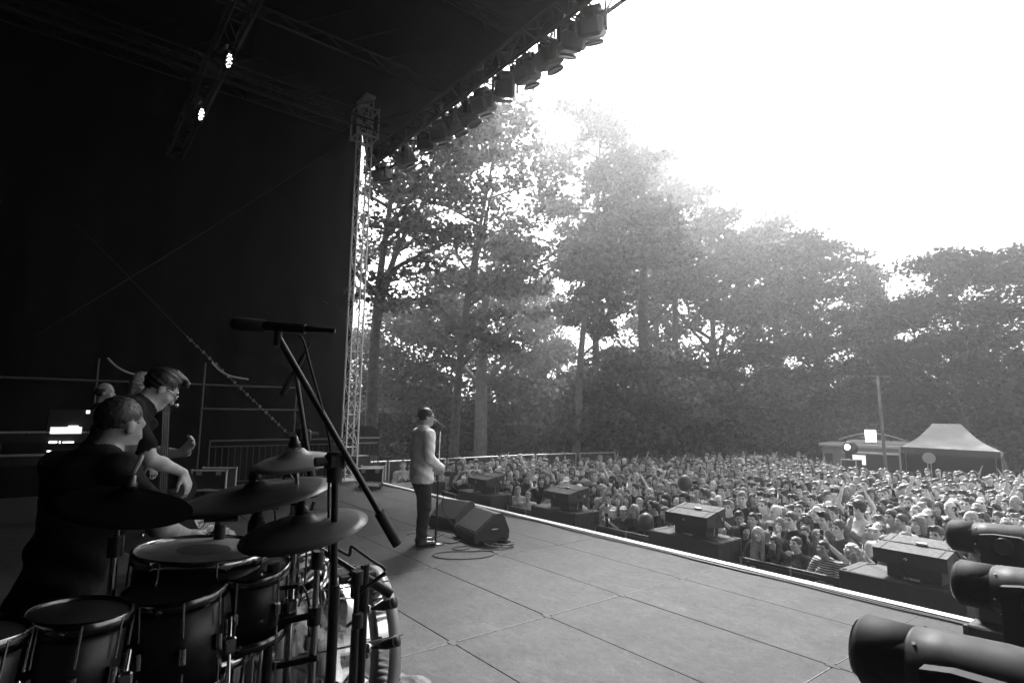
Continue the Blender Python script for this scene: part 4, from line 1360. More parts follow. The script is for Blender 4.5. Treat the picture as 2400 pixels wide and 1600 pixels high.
# ---- singer
JACKET = mat("pale_wool_jacket", .9, .9, var=.1, scale=14, bump=.8, bscale=7, bdist=.02, spec=.15)
TROUS = mat("black_trousers", .014, .85, bump=.6, bscale=9)
SHOE = mat("black_leather", .012, .22)
sing = dict(jacket=True, headrot=(-.12, .02, 0), elR=(.275, -.03, 1.13), wrR=(.13, .20, .985), elL=(-.275, -.03, 1.13), wrL=(-.06, .25, .975), hdR=(-.75, .5, -.25), hdL=(.8, .3, -.25), nR=(0, -1, 0), nL=(0, -1, 0), curl=.8,
            loose=1.16, girth=1.05, kneeR=(.085, .02, .49), kneeL=(-.085, .05, .49), ankR=(.095, -.03, .09), ankL=(-.085, .03, .09), sh=.205)
SX, SY = -7.02, 4.02
singer, shead = solo(sing, .0085, (SX, SY, 0), -.14, [skin(.36), JACKET, TROUS, SHOE, EYE, LIPS], "singer in pale jacket and dark trousers, seen from behind, hands joined before him", 1.052, 'receding', HAIRM['black'], .007)
glasses(singer, shead, BLACKG, SLENS)
b = MB()                                                       # jacket details: pocket flap, vent, cuff buttons
b.box((.158, .055, .965), (.012, .13, .045), rotm('Z', -18), .004); b.build("pocket_flap", mat("jacket_trim", .4, .9), singer, world=False)
MB().box((.0, -.158, .90), (.006, .006, .16)).build("back_vent", mat("jacket_trim", .4, .9), singer, world=False)
b = MB()
for q in range(3): b.ball((.165 - .012 * q, .16 + .015 * q, 1.01 - .006 * q), .008, 8, 5)
b.build("cuff_button", mat("horn_button", .15, .4), singer, world=False)

# ---- microphone stand of the singer
def cable_path(pts, n=8):
    P = [Vector(p) for p in pts]; out = []
    for i in range(len(P) - 1):
        p0, p1, p2, p3 = P[max(i - 1, 0)], P[i], P[i + 1], P[min(i + 2, len(P) - 1)]
        for k in range(n):
            t = k / n
            out.append(.5 * ((2 * p1) + (p2 - p0) * t + (2 * p0 - 5 * p1 + 4 * p2 - p3) * t * t + (3 * p1 - p0 - 3 * p2 + p3) * t ** 3))
    out.append(P[-1]); return out
ms = onz(1020, 1274, 0)
dS = math.hypot(ms.x, ms.y)
st = thing("microphone_stand", "straight microphone stand with round base in front of the singer", "mic stand", (ms.x, ms.y, 0))
MB().lathe([(0, .022), (.03, .022), (.12, .012), (.125, .0), (0, 0)], (ms.x, ms.y, 0), (0, 0, 1), 32).build("base", BLACKG, st)
top = at(1033, 1006, dS)
MB().cyl((ms.x, ms.y, .02), (ms.x + (top.x - ms.x) * .55, ms.y + (top.y - ms.y) * .55, .85), .014, n=12).build("lower_tube", BLACKG, st)
MB().cyl((ms.x + (top.x - ms.x) * .5, ms.y + (top.y - ms.y) * .5, .8), top, .009, n=10).build("upper_tube", CHROME, st)
MB().cyl(Vector((ms.x, ms.y, .82)) + (top - ms) * .02, Vector((ms.x, ms.y, .9)) + (top - ms) * .02, .02, n=10).build("clutch", RUBBER, st)
ma, mb_ = at(1016, 984, dS), at(1046, 1004, dS)
mic = thing("microphone", "vocal microphone pointing at the singer's mouth", "microphone", top)
MB().cyl(ma.lerp(mb_, .22), mb_, .018, .013, 14).build("handle", BLACKG, mic)
MB().ball(ma.lerp(mb_, .12), .027, 14, 10).build("grille", mat("mic_grille", .25, .4, .8, bump=.6, bscale=400), mic)
MB().cyl(top - Vector((0, 0, .03)), ma.lerp(mb_, .55), .012, n=8).build("clip", RUBBER, mic)
cb = thing("microphone_cable", "thin cable falling from the singer's microphone to the floor", "cable", (mb_.x, mb_.y, 0))
e = onz(1046, 1215, 0)
MB().tube(cable_path([mb_, at(1049, 1030, dS), at(1047, 1090, dS), at(1041, 1150, dS), at(1040, 1200, dS + .15), (ms.x + .1, ms.y + .45, .01), (ms.x - .2, ms.y + .5, .008)]), .005, 6).build("lead", CABLE, cb)

# ---- floor monitors
WEDGE = mat("speaker_paint", .022, .6, bump=.5, bscale=180)
GRILLE = mat("speaker_grille", .012, .8, bump=.6, bscale=300)
def monitor(x0, x1, y0, label, rz):
    c = Vector(((x0 + x1) / 2, y0 + .25, 0))
    t = thing("floor_monitor", label, "monitor speaker", c, rz, "floor monitors facing the singer")
    L = x1 - x0
    prof = [(-.20, .0), (.25, .0), (.30, .05), (.31, .16), (.22, .36), (.17, .395), (.10, .40), (-.235, .15), (-.25, .10), (-.24, .04)]
    MB().prism(prof, (L, 0, 0), (-L / 2, 0, 0), ((0, 1, 0), (0, 0, 1))).build("cabinet", WEDGE, t, world=False)
    a = math.atan2(.25, .335)
    MB().box((0, -.07, .279), (L - .05, .37, .012), rotm('X', math.degrees(a)), .003).build("grille", GRILLE, t, world=False)
    for s in (-1, 1):
        MB().lathe([(.062, .002), (.058, .006), (.052, -.004), (0, -.004)], (s * L / 2, .07, .19), (s, 0, 0), 20).build("handle_cup", BLACK, t, world=False)
        MB().cyl((s * (L / 2 + .004), .02, .19), (s * (L / 2 + .004), .12, .19), .009, n=8).build("handle_bar", STEEL, t, world=False)
    return t
w2 = onz(1117, 1279, 0)
monitor(w2.x - .66, w2.x, w2.y + .02, "wedge floor monitor closer to the camera, cable coil at its foot", -.12)
w1 = onz(1042, 1246, 0)
monitor(w1.x - .55, w1.x, w1.y + .05, "wedge floor monitor behind the mic stand base", .30)

# ---- cables on the deck
def cable(label, pts, r=.007, closed=False):
    p = [Vector(q) for q in pts]
    c = p[0]
    t = thing("cable", label, "cable", (c.x, c.y, 0))
    MB().tube(cable_path(p), r, 6).build("lead", CABLE, t)
    return t
def floor_pts(pp, z=.009):
    return [onz(x, y, z) for x, y in pp]
cable("black cable lying in a long flat loop before the wedge monitors", floor_pts([(1155, 1289), (1110, 1291), (1050, 1292), (1020, 1296), (1016, 1302), (1040, 1308), (1090, 1309), (1135, 1305), (1158, 1297), (1150, 1290), (1120, 1288)]))
coil = []
for k in range(60):
    a = k * .52; rr_ = .17 + .035 * math.sin(k * 1.7)
    c0 = onz(1168, 1279, 0)
    coil.append((c0.x + rr_ * 1.35 * math.cos(a) * .8, c0.y + rr_ * math.sin(a) * 1.1, .01 + .0009 * k + .006 * math.sin(k * 2.3)))
cable("coiled black cable heaped at the foot of the front wedge monitor", coil, .006)
cable("cable curving between the singer's shoes and the wedge monitor", floor_pts([(995, 1250), (1010, 1262), (1030, 1268), (1060, 1272), (1080, 1262), (1075, 1250)]))
cable("short cable snaking behind the singer's heels", floor_pts([(955, 1252), (985, 1245), (1000, 1252), (1020, 1258), (1040, 1249)]))
cable("small cable loop by the front wedge monitor", floor_pts([(1100, 1279), (1075, 1280), (1060, 1283), (1066, 1287), (1085, 1287), (1100, 1283)]))
e0 = [(-15.0, FRONT - .14, .012)]
rr_ = random.Random(3)
for k in range(60):
    x = -14.6 + k * .32
    e0.append((x, FRONT - .115 + .02 * math.sin(k * .9) + rr_.uniform(-.012, .012), .012))
cable("long black cable running along the white edge of the stage", e0, .012)
cable("second black cable beside the white stage edge", [(x, y - .035 - .02 * math.sin(i * .7), .012) for i, (x, y, z) in enumerate(e0[18:])], .009)

# ---- speaker stacks in the pit
SUBM = mat("sub_paint", .022, .6, var=.2, scale=30, bump=.5, bscale=200)
def sub_stack():
    t = thing("subwoofer", "sub", "subwoofer", (0, 0, GROUND))
    W_, D_, H_ = 1.30, .68, .695
    for k in range(2):
        z = k * (H_ + .006)
        c = MB().box((0, 0, z + H_ / 2), (W_, D_, H_), bev=.012).build("cabinet", SUBM, t, world=False)
        for s in (-1, 1):
            for dy in (.12, .24):
                MB().box((s * (W_ / 2 + .001), dy, z + H_ * .62), (.004, .085, .2), bev=.001).build("handle_recess", BLACK, c, world=False)
            MB().box((s * (W_ / 2 + .001), -.16, z + H_ * .25), (.004, .13, .12), bev=.001).build("connector_recess", BLACK, c, world=False)
            MB().box((s * (W_ / 2 + .002), .02, z + H_ / 2), (.003, .012, H_ - .02)).build("seam", BLACK, c, world=False)
        MB().box((0, D_ / 2 + .006, z + H_ / 2), (W_ - .04, .012, H_ - .04), bev=.003).build("grille", GRILLE, c, world=False)
    for s in (-1, 1):
        MB().box((s * .53, 0, 2 * H_ + .008), (.018, D_ - .06, .005)).build("skid", BLACK, t, world=False)
        MB().cyl((s * .6, -.28, 2 * H_ + .005), (s * .6, -.28, 2 * H_ + .016), .028, n=14).build("cup", BLACK, t, world=False)
    return t
def fill_speaker():
    t = thing("front_fill_speaker", "fill", "speaker", (0, 0, 0))
    # narrow lower cabinet, then the wider upper one tipped towards the crowd
    MB().prism([(-.14, 0), (.22, 0), (.24, .15), (-.13, .15)], (.56, 0, 0), (-.28, 0, 0), ((0, 1, 0), (0, 0, 1))).build("lower_cabinet", SUBM, t, world=False)
    up_ = MB().prism([(-.25, .17), (.24, .12), (.31, .43), (-.26, .33)], (.76, 0, 0), (-.38, 0, 0), ((0, 1, 0), (0, 0, 1))).build("upper_cabinet", SUBM, t, world=False)
    ta = math.degrees(math.atan2(.10, .57))
    for s in (-1, 1):
        MB().box((s * .3805, .04, .27), (.004, .12, .07), rotm('X', 6), .001).build("handle_recess", BLACK, up_, world=False)
        MB().box((s * .3805, .18, .26), (.006, .05, .05), rotm('X', 6), .001).build("fly_plate", STEEL, up_, world=False)
        MB().box((s * .30, .025, .3815), (.012, .55, .006), rotm('X', ta)).build("seam", BLACK, up_, world=False)
        MB().cyl((s * .30, .06, .0), (s * .30, .12, .26), .008, n=6).build("link_bar", STEEL, t, world=False)
    MB().box((0, .03, .3855), (.77, .04, .006), rotm('X', ta)).build("strap", BLACK, t, world=False)
    for s in (-1, 1):
        MB().tube([(s * .385, .03, .385), (s * .52, .16, .03), (s * .655, .2, -.005), (s * .657, .2, -.45)], .010, 6).build("strap_end", BLACK, t, world=False)
    MB().box((.05, .03, .402), (.12, .05, .03), rotm('X', 10), .01).build("ratchet", STEEL, t, world=False)
    MB().cyl((-.03, -.252, .25), (-.03, -.275, .25), .018, n=10).build("connector", STEEL, t, world=False)
    MB().tube(cable_path([(-.03, -.275, .25), (-.06, -.29, .15), (.0, -.28, .02), (.1, -.27, .008), (.4, -.25, .008), (.60, -.29, .006), (.662, -.28, -.1), (.66, -.25, -.5)]), .006, 6).build("lead", CABLE, t, world=False)
    MB().box((0, -.20, .02), (.16, .03, .02)).build("foot_rail", STEEL, t, world=False)
    return t
s0, f0 = sub_stack(), fill_speaker()
swhere = ["nearest the moving lamps", "second from the moving lamps", "in the middle of the row", "just past the singer", "half hidden by the singer's legs"]
for i, (a, b_) in enumerate(SUBX):
    loc = ((a + b_) / 2, sum(SUBY) / 2, GROUND)
    s_ = s0 if i == 0 else dup(s0, loc)
    s_.location = loc; s_["label"] = "stacked black subwoofers below the stage edge, " + swhere[i]; s_["group"] = "subwoofer stacks along the stage front"
    if i < 4:
        z = GROUND + 2 * .695 + .011
        q = f0 if i == 0 else dup(f0, (0, 0, 0))
        q.location = (loc[0] + (.04 if i else .12), loc[1] - .02, z); q.rotation_euler = (0, 0, (-.03, .03, -.02, .02)[i])
        q["label"] = "strapped front fill speaker on the subwoofers " + swhere[i]; q["group"] = "front fill speakers on the subwoofers"

# ---- crowd barrier between the stacks
BAR = mat("barrier_mesh", .035, .6, var=.3, scale=20)
edges = [(-1.9, -0.2)] + [(SUBX[i + 1][1] + .05, SUBX[i][0] - .05) for i in range(4)]
bn = ["beside the moving lamps", "holding back the woman in stripes", "holding back the white caps", "holding back the woman in white", "past the singer"]
for (a, b_), nm in zip(edges, bn):
    t = thing("crowd_barrier", "dark steel crowd barrier " + nm, "barrier", ((a + b_) / 2, 8.42, GROUND), group="barriers in front of the audience")
    rod("top_rail", (a, 8.42, -.36), (b_, 8.42, -.36), .026, BAR, t)
    MB().box(((a + b_) / 2, 8.43, -.9), (b_ - a - .06, .012, 1.02)).build("kick_panel", BAR, t)
    n = max(2, int((b_ - a) / .6))
    for k in range(n + 1):
        x = a + .03 + (b_ - a - .06) * k / n
        rod("upright", (x, 8.40, GROUND), (x, 8.40, -.36), .018, STEEL, t)
    MB().box(((a + b_) / 2, 8.6, GROUND + .015), (b_ - a, .7, .02)).build("foot_plate", STEEL, t)

# ---- lamps on the roof truss
def roof_lamp():
    t = thing("stage_lamp", "lamp", "stage light", (0, 0, 0), group="moving stage lamps hung along the front truss")
    MB().box((0, 0, -.10), (.36, .24, .14), bev=.03).build("base", BLACKG, t, world=False)
    for s in (-1, 1):
        MB().box((s * .235, 0, -.30), (.05, .13, .36), bev=.02).build("yoke_arm", BLACKG, t, world=False)
    MB().box((0, 0, -.155), (.5, .12, .05), bev=.015).build("yoke_bridge", BLACKG, t, world=False)
    h = MB().box((0, .03, -.36), (.40, .46, .34), rotm('X', 28), .06).build("head", mat("lamp_shell", .014, .5), t, world=False)
    MB().lathe([(.15, .0), (.165, .03), (.16, .05), (.14, .04), (0, .04)], (0, .16, -.53), (0, .45, -.89), 20).build("lens_ring", BLACKG, h, world=False)
    for s in (-1, 1):
        MB().box((s * .12, -.19, -.34), (.07, .06, .2), rotm('X', 28), .01).build("vent", BLACK, h, world=False)
    for s in (-1, 1):
        MB().tube([(s * .12, 0, -.03), (s * .12, .05, .06), (s * .12, 0, .12)], .016, 6).build("clamp", STEEL, t, world=False)
    return t
rl = None
lw = [(1392, 22, "biggest, at the top of the picture"), (1288, 88, "second from the top of the picture"), (1190, 150, "third from the top of the picture"), (1137, 192, "fourth from the top of the picture"), (1069, 248, "fifth from the top, pale lit side"), (1008, 290, "third from the lattice tower"), (955, 340, "second from the lattice tower"), (900, 372, "nearest the lattice tower"), (1345, 50, "small, tucked beside the biggest lamp"), (1238, 120, "between the second and third from the top"), (1100, 225, "between the fourth and fifth from the top"), (1038, 270, "close beside the pale sided lamp")]
for i, (px, py, w_) in enumerate(lw):
    p = ony(px, py, 6.62)
    if rl is None: rl = roof_lamp(); q = rl
    else: q = dup(rl, (0, 0, 0))
    q.location = (p.x, 6.56, 8.70); q.rotation_euler = (0, 0, (.5, -.2, .9, .3, -.5, .6, -.3, .2, 1.2, .1, -.7, .4)[i]); q.scale = (1.05, 1.05, .98)
    q["label"] = "dark moving lamp hanging from the front truss, " + w_
for k, (px, py) in enumerate([(1240, 120), (1165, 170), (1100, 225)]):   # pale banners of cable bags between the lamps
    p = ony(px, py, 6.75)
    t = thing("truss_plate", "pale plate hung on the front truss, %s from the top" % ("first", "second", "third")[k], "plate", (p.x, 6.76, 8.5))
    MB().box((0, 0, 0), (.42, .02, .26), rotm('Y', 8), .004).build("plate", mat("pale_plate", .35, .6), t, world=False)
    MB().box((0, 0, .14), (.44, .05, .03)).build("rail", TRUSS_DARK, t, world=False)

# ---- the two lit lamps
LED = mat("lit_led", .9, .3, emit=1.6)
for k, (px, py, lab) in enumerate([(535, 142, "upper lit round LED lamp in the dark roof"), (470, 268, "lower lit round LED lamp in the dark roof")]):
    z = 7.35; p = onz(px, py, z)
    LEDB = mat('led_plate', .003, .9, spec=0.0)
    t = thing("led_lamp", lab, "stage light", p, group="lit LED lamps on the middle truss")
    ax = Vector((.50, .82, -.28)).normalized()
    u, w, d = frame(ax)
    MB().lathe([(0, -.24), (.07, -.24), (.115, -.16), (.13, 0), (.135, .03), (.125, .03), (.12, .0), (0, .0)], p, ax, 24).build("housing", LEDB, t)
    for rn, rad in ((4, .038), (9, .095)):
        for i in range(rn):
            a = i * 2 * math.pi / rn + rad * 9
            c = p + ax * .006 + (u * math.cos(a) + w * math.sin(a)) * rad
            MB().ball(c, .0125, 8, 6).build("led_cell", LED, t)
    MB().tube([p + u * .15 - ax * .05, p + u * .16 + Vector((0, 0, .14)), p + Vector((0, 0, .2)) - ax * .05, p - u * .16 + Vector((0, 0, .14)), p - u * .15 - ax * .05], .012, 6).build("yoke", BLACKG, t)
    MB().cyl(p + Vector((0, 0, .19)) - ax * .05, (p.x - ax.x * .05, 1.64, 7.62), .016, n=8).build("clamp", STEEL, t)

# ---- wires
def wire(label, pts, r=.006, m=DULL):
    t = thing("guy_wire", label, "wire", pts[0])
    MB().tube(pts, r, 5).build("strand", m, t); return t
wire("thin guy wire rising to the lattice tower top across the black wall", [at(770, 358, 15.2), at(430, 575, 13.2), at(85, 785, 11.5)], .0035)
wire("thin guy wire and chain falling to the side barrier", [at(175, 520, 12), at(440, 790, 13.4), at(690, 1030, 14.3)], .004)
ch = thing("chain", "bright chain hanging on the lower guy wire above the barrier", "chain", at(440, 790, 13.4))
for k in range(34):
    p = at(440 + 250 * k / 34, 790 + 240 * k / 34, 13.4 + .9 * k / 34)
    MB().torus(p, (1, .2, 0) if k % 2 else (.2, 1, .6), .026, .006, 10, 5).build("link", STEEL, ch)

# ---- side of the stage: barrier, scaffold tubes, flight cases
XB = -14.35
bp = None
for k, (y0, y1) in enumerate(((2.75, 4.75), (4.8, 6.85))):
    t = thing("railing", "steel railing with upright bars at the side of the stage, " + ("left half" if k == 0 else "half by the lattice tower"), "barrier", (XB, (y0 + y1) / 2, 0), group="steel railings at the stage side")
    for z in (1.08, .95, .16):
        rod("rail", (XB, y0, z), (XB, y1, z), .021 if z > 1 else .014, DULL, t)
    n = 15
    for i in range(n + 1):
        y = y0 + (y1 - y0) * i / n
        rod("upright", (XB, y, .03 if i in (0, n) else .16), (XB, y, 1.08 if i in (0, n) else .95), .018 if i in (0, n) else .009, DULL, t)
    for y in (y0 + .15, y1 - .15):
        MB().box((XB, y, .015), (.5, .06, .02)).build("foot", DULL, t)
t = thing("scaffold_frame", "scaffold tube frame standing against the black side wall", "scaffold", (-14.75, 3.2, 0))
for px, y0_, y1_ in ((481, 850, 1140), (695, 905, 1130)):
    a, b_ = onx(px, y0_, -14.75), onx(px, y1_, -14.75)
    rod("upright", (-14.75, a.y, 0), (-14.75, a.y, a.z), .027, DULL, t)
for yy in (903, 957):
    a, b_ = onx(470, yy - 2, -14.72), onx(700, yy + 6, -14.72)
    rod("ledger", (-14.70, a.y - (.0 if yy > 920 else 6.0), (a.z + b_.z) / 2), (-14.70, b_.y, (a.z + b_.z) / 2), .024, DULL, t)
a = onx(232, 840, -14.75); rod("upright", (-14.75, a.y, 0), (-14.75, a.y, a.z), .022, DULL, t)
for px, py in ((481, 848), (235, 838)):
    a = onx(px, py, -14.7)
    b = MB()
    b.tube(cable_path([a + Vector((.05, .12, 0)), a + Vector((.06, .3, -.18)), a + Vector((.05, .55, -.30)), a + Vector((.02, .95, -.36))]), [.02, .05, .06, .05] + [.03] * 40 if False else .025, 6)
    b.build("tarp_tie", mat("pale_tarp", .3, .8), t)
CASE = mat("case_laminate", .012, .45, var=.3, scale=40)
def flight_case(px0, px1, pyb, pyt, label, rz, open_=None):
    a, b_ = onz(px0, pyb, .13), onz(px1, pyb, .13)
    c = (a + b_) / 2; L = (b_ - a).length
    H_ = (pyb - pyt) / F_PX * c.length * .93; D_ = .55
    ang = math.atan2(b_.y - a.y, b_.x - a.x)
    t = thing("flight_case", label, "flight case", (c.x, c.y, 0), ang)
    body = MB().box((0, D_ / 2, .13 + H_ / 2), (L - .01, D_, H_ - .01), bev=.006).build("panel_box", CASE, t, world=False)
    for z in (.13, .13 + H_):
        for y in (0, D_):
            MB().box((0, y, z), (L + .01, .03, .03), bev=.006).build("edge_rail", ALU, t, world=False)
    for x in (-L / 2, L / 2):
        for y in (0, D_):
            MB().box((x, y, .13 + H_ / 2), (.03, .03, H_), bev=.006).build("edge_post", ALU, t, world=False)
            for z in (.13, .13 + H_):
                MB().ball((x, y, z), .03, 10, 8).build("corner_ball", STEEL, t, world=False)
            MB().cyl((x * .84 - .015, y * .8 + .05, .045), (x * .84 + .015, y * .8 + .05, .045), .045, n=14).build("caster", RUBBER, t, world=False)
            MB().box((x * .84, y * .8 + .05, .1), (.06, .07, .05)).build("caster_fork", STEEL, t, world=False)
    for x in (-L * .28, L * .28):
        MB().box((x, -.018, .13 + H_ - .05), (.10, .012, .09), bev=.003).build("latch", STEEL, t, world=False)
    MB().tube([(-.07, -.02, .16), (-.07, -.045, .16), (.07, -.045, .16), (.07, -.02, .16)], .008, 6).build("handle", STEEL, t, world=False)
    return t
flight_case(446, 528, 1148, 1106, "black flight case with bright edges at the left of the side railing", 0)
flight_case(838, 896, 1131, 1098, "black flight case on casters at the foot of the lattice tower", 0)
# padded black lamp on the case
c = onz(862, 1100, .13); dd = math.hypot(c.x, c.y) - .1
pc = at(857, 1098, dd)
t = thing("padded_lamp_cover", "padded black arch-shaped cover standing behind the flight case at the tower", "cover", (pc.x, pc.y, .55))
arch = [(-.34, 0), (-.36, .55), (-.28, .76), (-.1, .84), (.14, .82), (.30, .72), (.36, .5), (.35, 0), (.24, 0), (.22, .36), (.12, .44), (-.12, .44), (-.22, .36), (-.24, 0)]
b = MB().prism(arch, (-.2, -.35, 0), (0, 0, 0), ((.58, .815, 0), (0, 0, 1))); b.build("cover", mat("padded_fabric", .016, .8, bump=.8, bscale=12), t, world=False)
MB().box((-.1, -.17, -.27), (.5, .5, .5), bev=.02).build("box", CASE, t, world=False)
t = thing("speaker_box", "dark low speaker box between the tower flight case and the singer", "speaker", (-13.2, 7.1, GROUND))
MB().box((-13.3, 7.3, GROUND + .72), (1.0, .7, 1.44), bev=.01).build("cabinet", SUBM, t)
MB().box((-13.3, 6.93, GROUND + .72), (.9, .012, 1.3)).build("grille", GRILLE, t)

# ---- moving lamps at the right edge, heads lying level
SHELL = mat("moving_head_shell", .02, .6, var=.1, scale=8, spec=.22)
def moving_head():
    t = thing("moving_head", "mh", "stage light", (0, 0, 0), group="moving head lamps along the stage side")
    prof = [(0, -.02), (.085, -.02), (.105, -.012), (.112, .01), (.114, .05), (.116, .15), (.116, .155), (.121, .158), (.128, .25), (.135, .40), (.13, .52), (.11, .60), (.07, .64), (0, .645)]
    h = MB().lathe(prof, (0, 0, 0), (1, 0, 0), 32)
    h.v = [(x, y * 1.05, z * (1.0 if z > 0 else .92)) for x, y, z in h.v]
    h = h.build("head_shell", SHELL, t, world=False)
    MB().lathe([(.114, .0), (.119, .004), (.119, .145), (.114, .15)], (0, 0, 0), (1, 0, 0), 32).build("front_ring", mat("moving_head_ring", .010, .7, spec=.2), h, world=False)
    MB().lathe([(.095, -.024), (.06, -.034), (0, -.038)], (0, 0, 0), (1, 0, 0), 24).build("lens", mat("lamp_lens", .25, .1, .3), h, world=False)
    for s in (-1, 1):
        arm = [(.22, .06), (.30, .075), (.46, .075), (.52, .03), (.52, -.42), (.22, -.42)]
        MB().prism(arm, (0, s * .055, 0), (0, s * .155, 0), ((1, 0, 0), (0, 0, 1))).build("yoke_arm", mat("moving_head_yoke", .012, .8), t, world=False)
        MB().lathe([(.055, 0), (.062, .008), (.05, .014), (0, .014)], (.36, s * .21, 0), (0, s, 0), 24).build("pivot_cap", BLACKG, t, world=False)
    for q in range(6):
        a = q * math.pi / 3 + .2
        MB().cyl((.175, .1235 * 1.05 * math.cos(a), .121 * math.sin(a)), (.175, .127 * 1.05 * math.cos(a), .1245 * math.sin(a)), .006, n=8).build("screw", STEEL, h, world=False)
    MB().tube([(.57, -.07, .10), (.60, -.06, .13), (.60, .06, .13), (.57, .07, .10)], .009, 8).build("carry_handle", RUBBER, h, world=False)
    MB().box((.37, 0, -.40), (.34, .42, .09), bev=.03).build("yoke_bridge", mat("moving_head_yoke", .012, .8), t, world=False)
    MB().box((.37, 0, -.52), (.44, .40, .15), bev=.03).build("base", BLACKG, t, world=False)
    return t
mh = None
for k, (px, py, dep, lab) in enumerate([(2030, 1520, 2.05, "large moving head lamp lowest at the picture edge, lens end facing the stage"), (2252, 1362, 3.15, "moving head lamp in the middle of the three at the picture edge"), (2232, 1252, 4.6, "moving head lamp highest of the three at the picture edge")]):
    p = depth_at(px, py, dep)
    if mh is None: mh = moving_head(); q = mh
    else: q = dup(mh, (0, 0, 0))
    q.location = p; q["label"] = lab
    q.rotation_euler = (0, 0, (.02, -.03, .0)[k])
    zb = p.z - .595
    t = thing("lamp_case", "black case carrying the moving head lamp " + ("lowest at the picture edge", "in the middle", "farthest away")[k], "case", (p.x + .37, p.y, 0), group="cases under the moving head lamps")
    if zb > .05:
        MB().box((p.x + .42, p.y, zb / 2), (.62, .56, zb - .004), bev=.012).build("case_body", CASE, t)
        for sx in (-1, 1):
            MB().box((p.x + .42 + sx * .31, p.y - .28, zb / 2), (.03, .03, zb - .01), bev=.005).build("edge_post", mat("dull_edge", .06, .5), t)

# ---- beyond the crowd: tent, food truck, pole, case tower
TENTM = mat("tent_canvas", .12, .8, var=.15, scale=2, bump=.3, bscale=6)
A_, B_ = at(2108, 1050, 24.6), at(2347, 1054, 23.6)
Z1 = (A_.z + B_.z) / 2
tent = thing("popup_tent", "grey pop-up tent with ridge roof standing at the edge of the crowd", "tent", ((A_.x + B_.x) / 2, A_.y + 1.5, GROUND))
dx = Vector((B_.x - A_.x, B_.y - A_.y, 0)); _rd = ray(2228, 1050); nn = Vector((_rd.x, _rd.y, 0)).normalized() * 3.0
C0, C1, C2, C3 = Vector((A_.x, A_.y, Z1)), Vector((B_.x, B_.y, Z1)), Vector((B_.x, B_.y, Z1)) + nn, Vector((A_.x, A_.y, Z1)) + nn
R0 = C0.lerp(C1, .36) + nn * .5 + Vector((0, 0, .82)); R1 = C0.lerp(C1, .66) + nn * .5 + Vector((0, 0, .82))
def tent_panel(q, name):
    V, n = [], 9
    m = len(q)
    if m == 3: q = [q[0], q[1], q[2], q[2]]
    for j in range(n):
        for i in range(n):
            u_, v_ = i / (n - 1), j / (n - 1)
            p = q[0].lerp(q[1], u_).lerp(q[3].lerp(q[2], u_), v_)
            sag = .13 * math.sin(math.pi * v_) + .03 * math.sin(math.pi * u_) * (1 - v_)
            V.append(p - Vector((0, 0, sag)))
    Fq = [(j * n + i, j * n + i + 1, (j + 1) * n + i + 1, (j + 1) * n + i) for j in range(n - 1) for i in range(n - 1)]
    MB().add(V, Fq, True).build(name, TENTM, tent)
tent_panel([C0, C1, R1, R0], "roof_panel"); tent_panel([C1, C2, R1], "roof_panel"); tent_panel([C2, C3, R0, R1], "roof_panel"); tent_panel([C3, C0, R0], "roof_panel")
for p, q in ((C0, C1), (C1, C2), (C2, C3), (C3, C0)):
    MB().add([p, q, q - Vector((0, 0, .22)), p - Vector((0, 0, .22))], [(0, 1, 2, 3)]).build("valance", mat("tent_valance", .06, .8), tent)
for p in (C0, C1, C2, C3):
    rod("leg", (p.x, p.y, GROUND), (p.x, p.y, Z1), .03, STEEL, tent)
for p, q in ((C2, C3), (C3, C0), (C1, C2)):
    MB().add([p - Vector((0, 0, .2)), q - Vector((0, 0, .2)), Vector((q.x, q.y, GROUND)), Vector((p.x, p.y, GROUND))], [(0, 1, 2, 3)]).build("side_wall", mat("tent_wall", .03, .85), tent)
MB().tube([C1 - Vector((0, 0, .1)), C1 + Vector((.12, -.05, -.8)), C1 + Vector((.1, -.05, -1.8))], [.02, .10, .06], 8).build("tied_curtain", mat("tent_valance", .06, .8), tent)

tr0, tr1 = at(1925, 1042, 29.5), at(2125, 1042, 29.0)
ft2 = thing("food_truck", "pale food truck with long roof and lit sign board at the back of the crowd", "food truck", ((tr0.x + tr1.x) / 2, (tr0.y + tr1.y) / 2 + 1, GROUND))
dx = (tr1 - tr0); dx.z = 0; L = dx.length; dx.normalize(); ang = math.atan2(dx.y, dx.x); RZ = Matrix.Rotation(ang, 3, 'Z')
PALE = mat("truck_paint", .32, .4, var=.08, scale=3)
def tb(name, x, y, z, sx, sy, sz, m, par=None, bev=.03):
    c = (tr0 + tr1) / 2
    p = Vector((c.x, c.y, 0)) + RZ @ Vector((x, y, 0)); p.z = GROUND + z
    return MB().box(p, (sx, sy, sz), RZ, bev).build(name, m, par or ft2)
ztop = tr0.z - GROUND
tb("body", 0, 1.2, ztop * .5 + .18, L, 2.2, ztop - .5, PALE)
tb("roof", .0, 1.15, ztop + .02, L + .2, 2.5, .14, mat("truck_roof", .5, .45))
tb("roof_cap", .5, 1.2, ztop + .16, L * .72, 2.0, .14, mat("truck_roof", .5, .45))
hatch = tb("serving_window", .3, .085, ztop * .68, L * .62, .05, ztop * .32, mat("window_dark", .03, .3), None, .01)
tb("awning", .4, -.35, ztop * .88, L * .66, .9, .06, mat("awning_cloth", .5, .8), None, .01)
tb("cab_window", -L * .42, .085, ztop * .70, L * .10, .05, ztop * .25, mat("window_dark", .03, .3), None, .01)
tb("counter", .3, -.1, ztop * .48, L * .62, .35, .05, STEEL, None, .01)
tb("lit_panel", -.2, .06, ztop * .72, L * .18, .03, ztop * .2, mat("warm_lit_panel", .7, .5, emit=.15), None, .005)
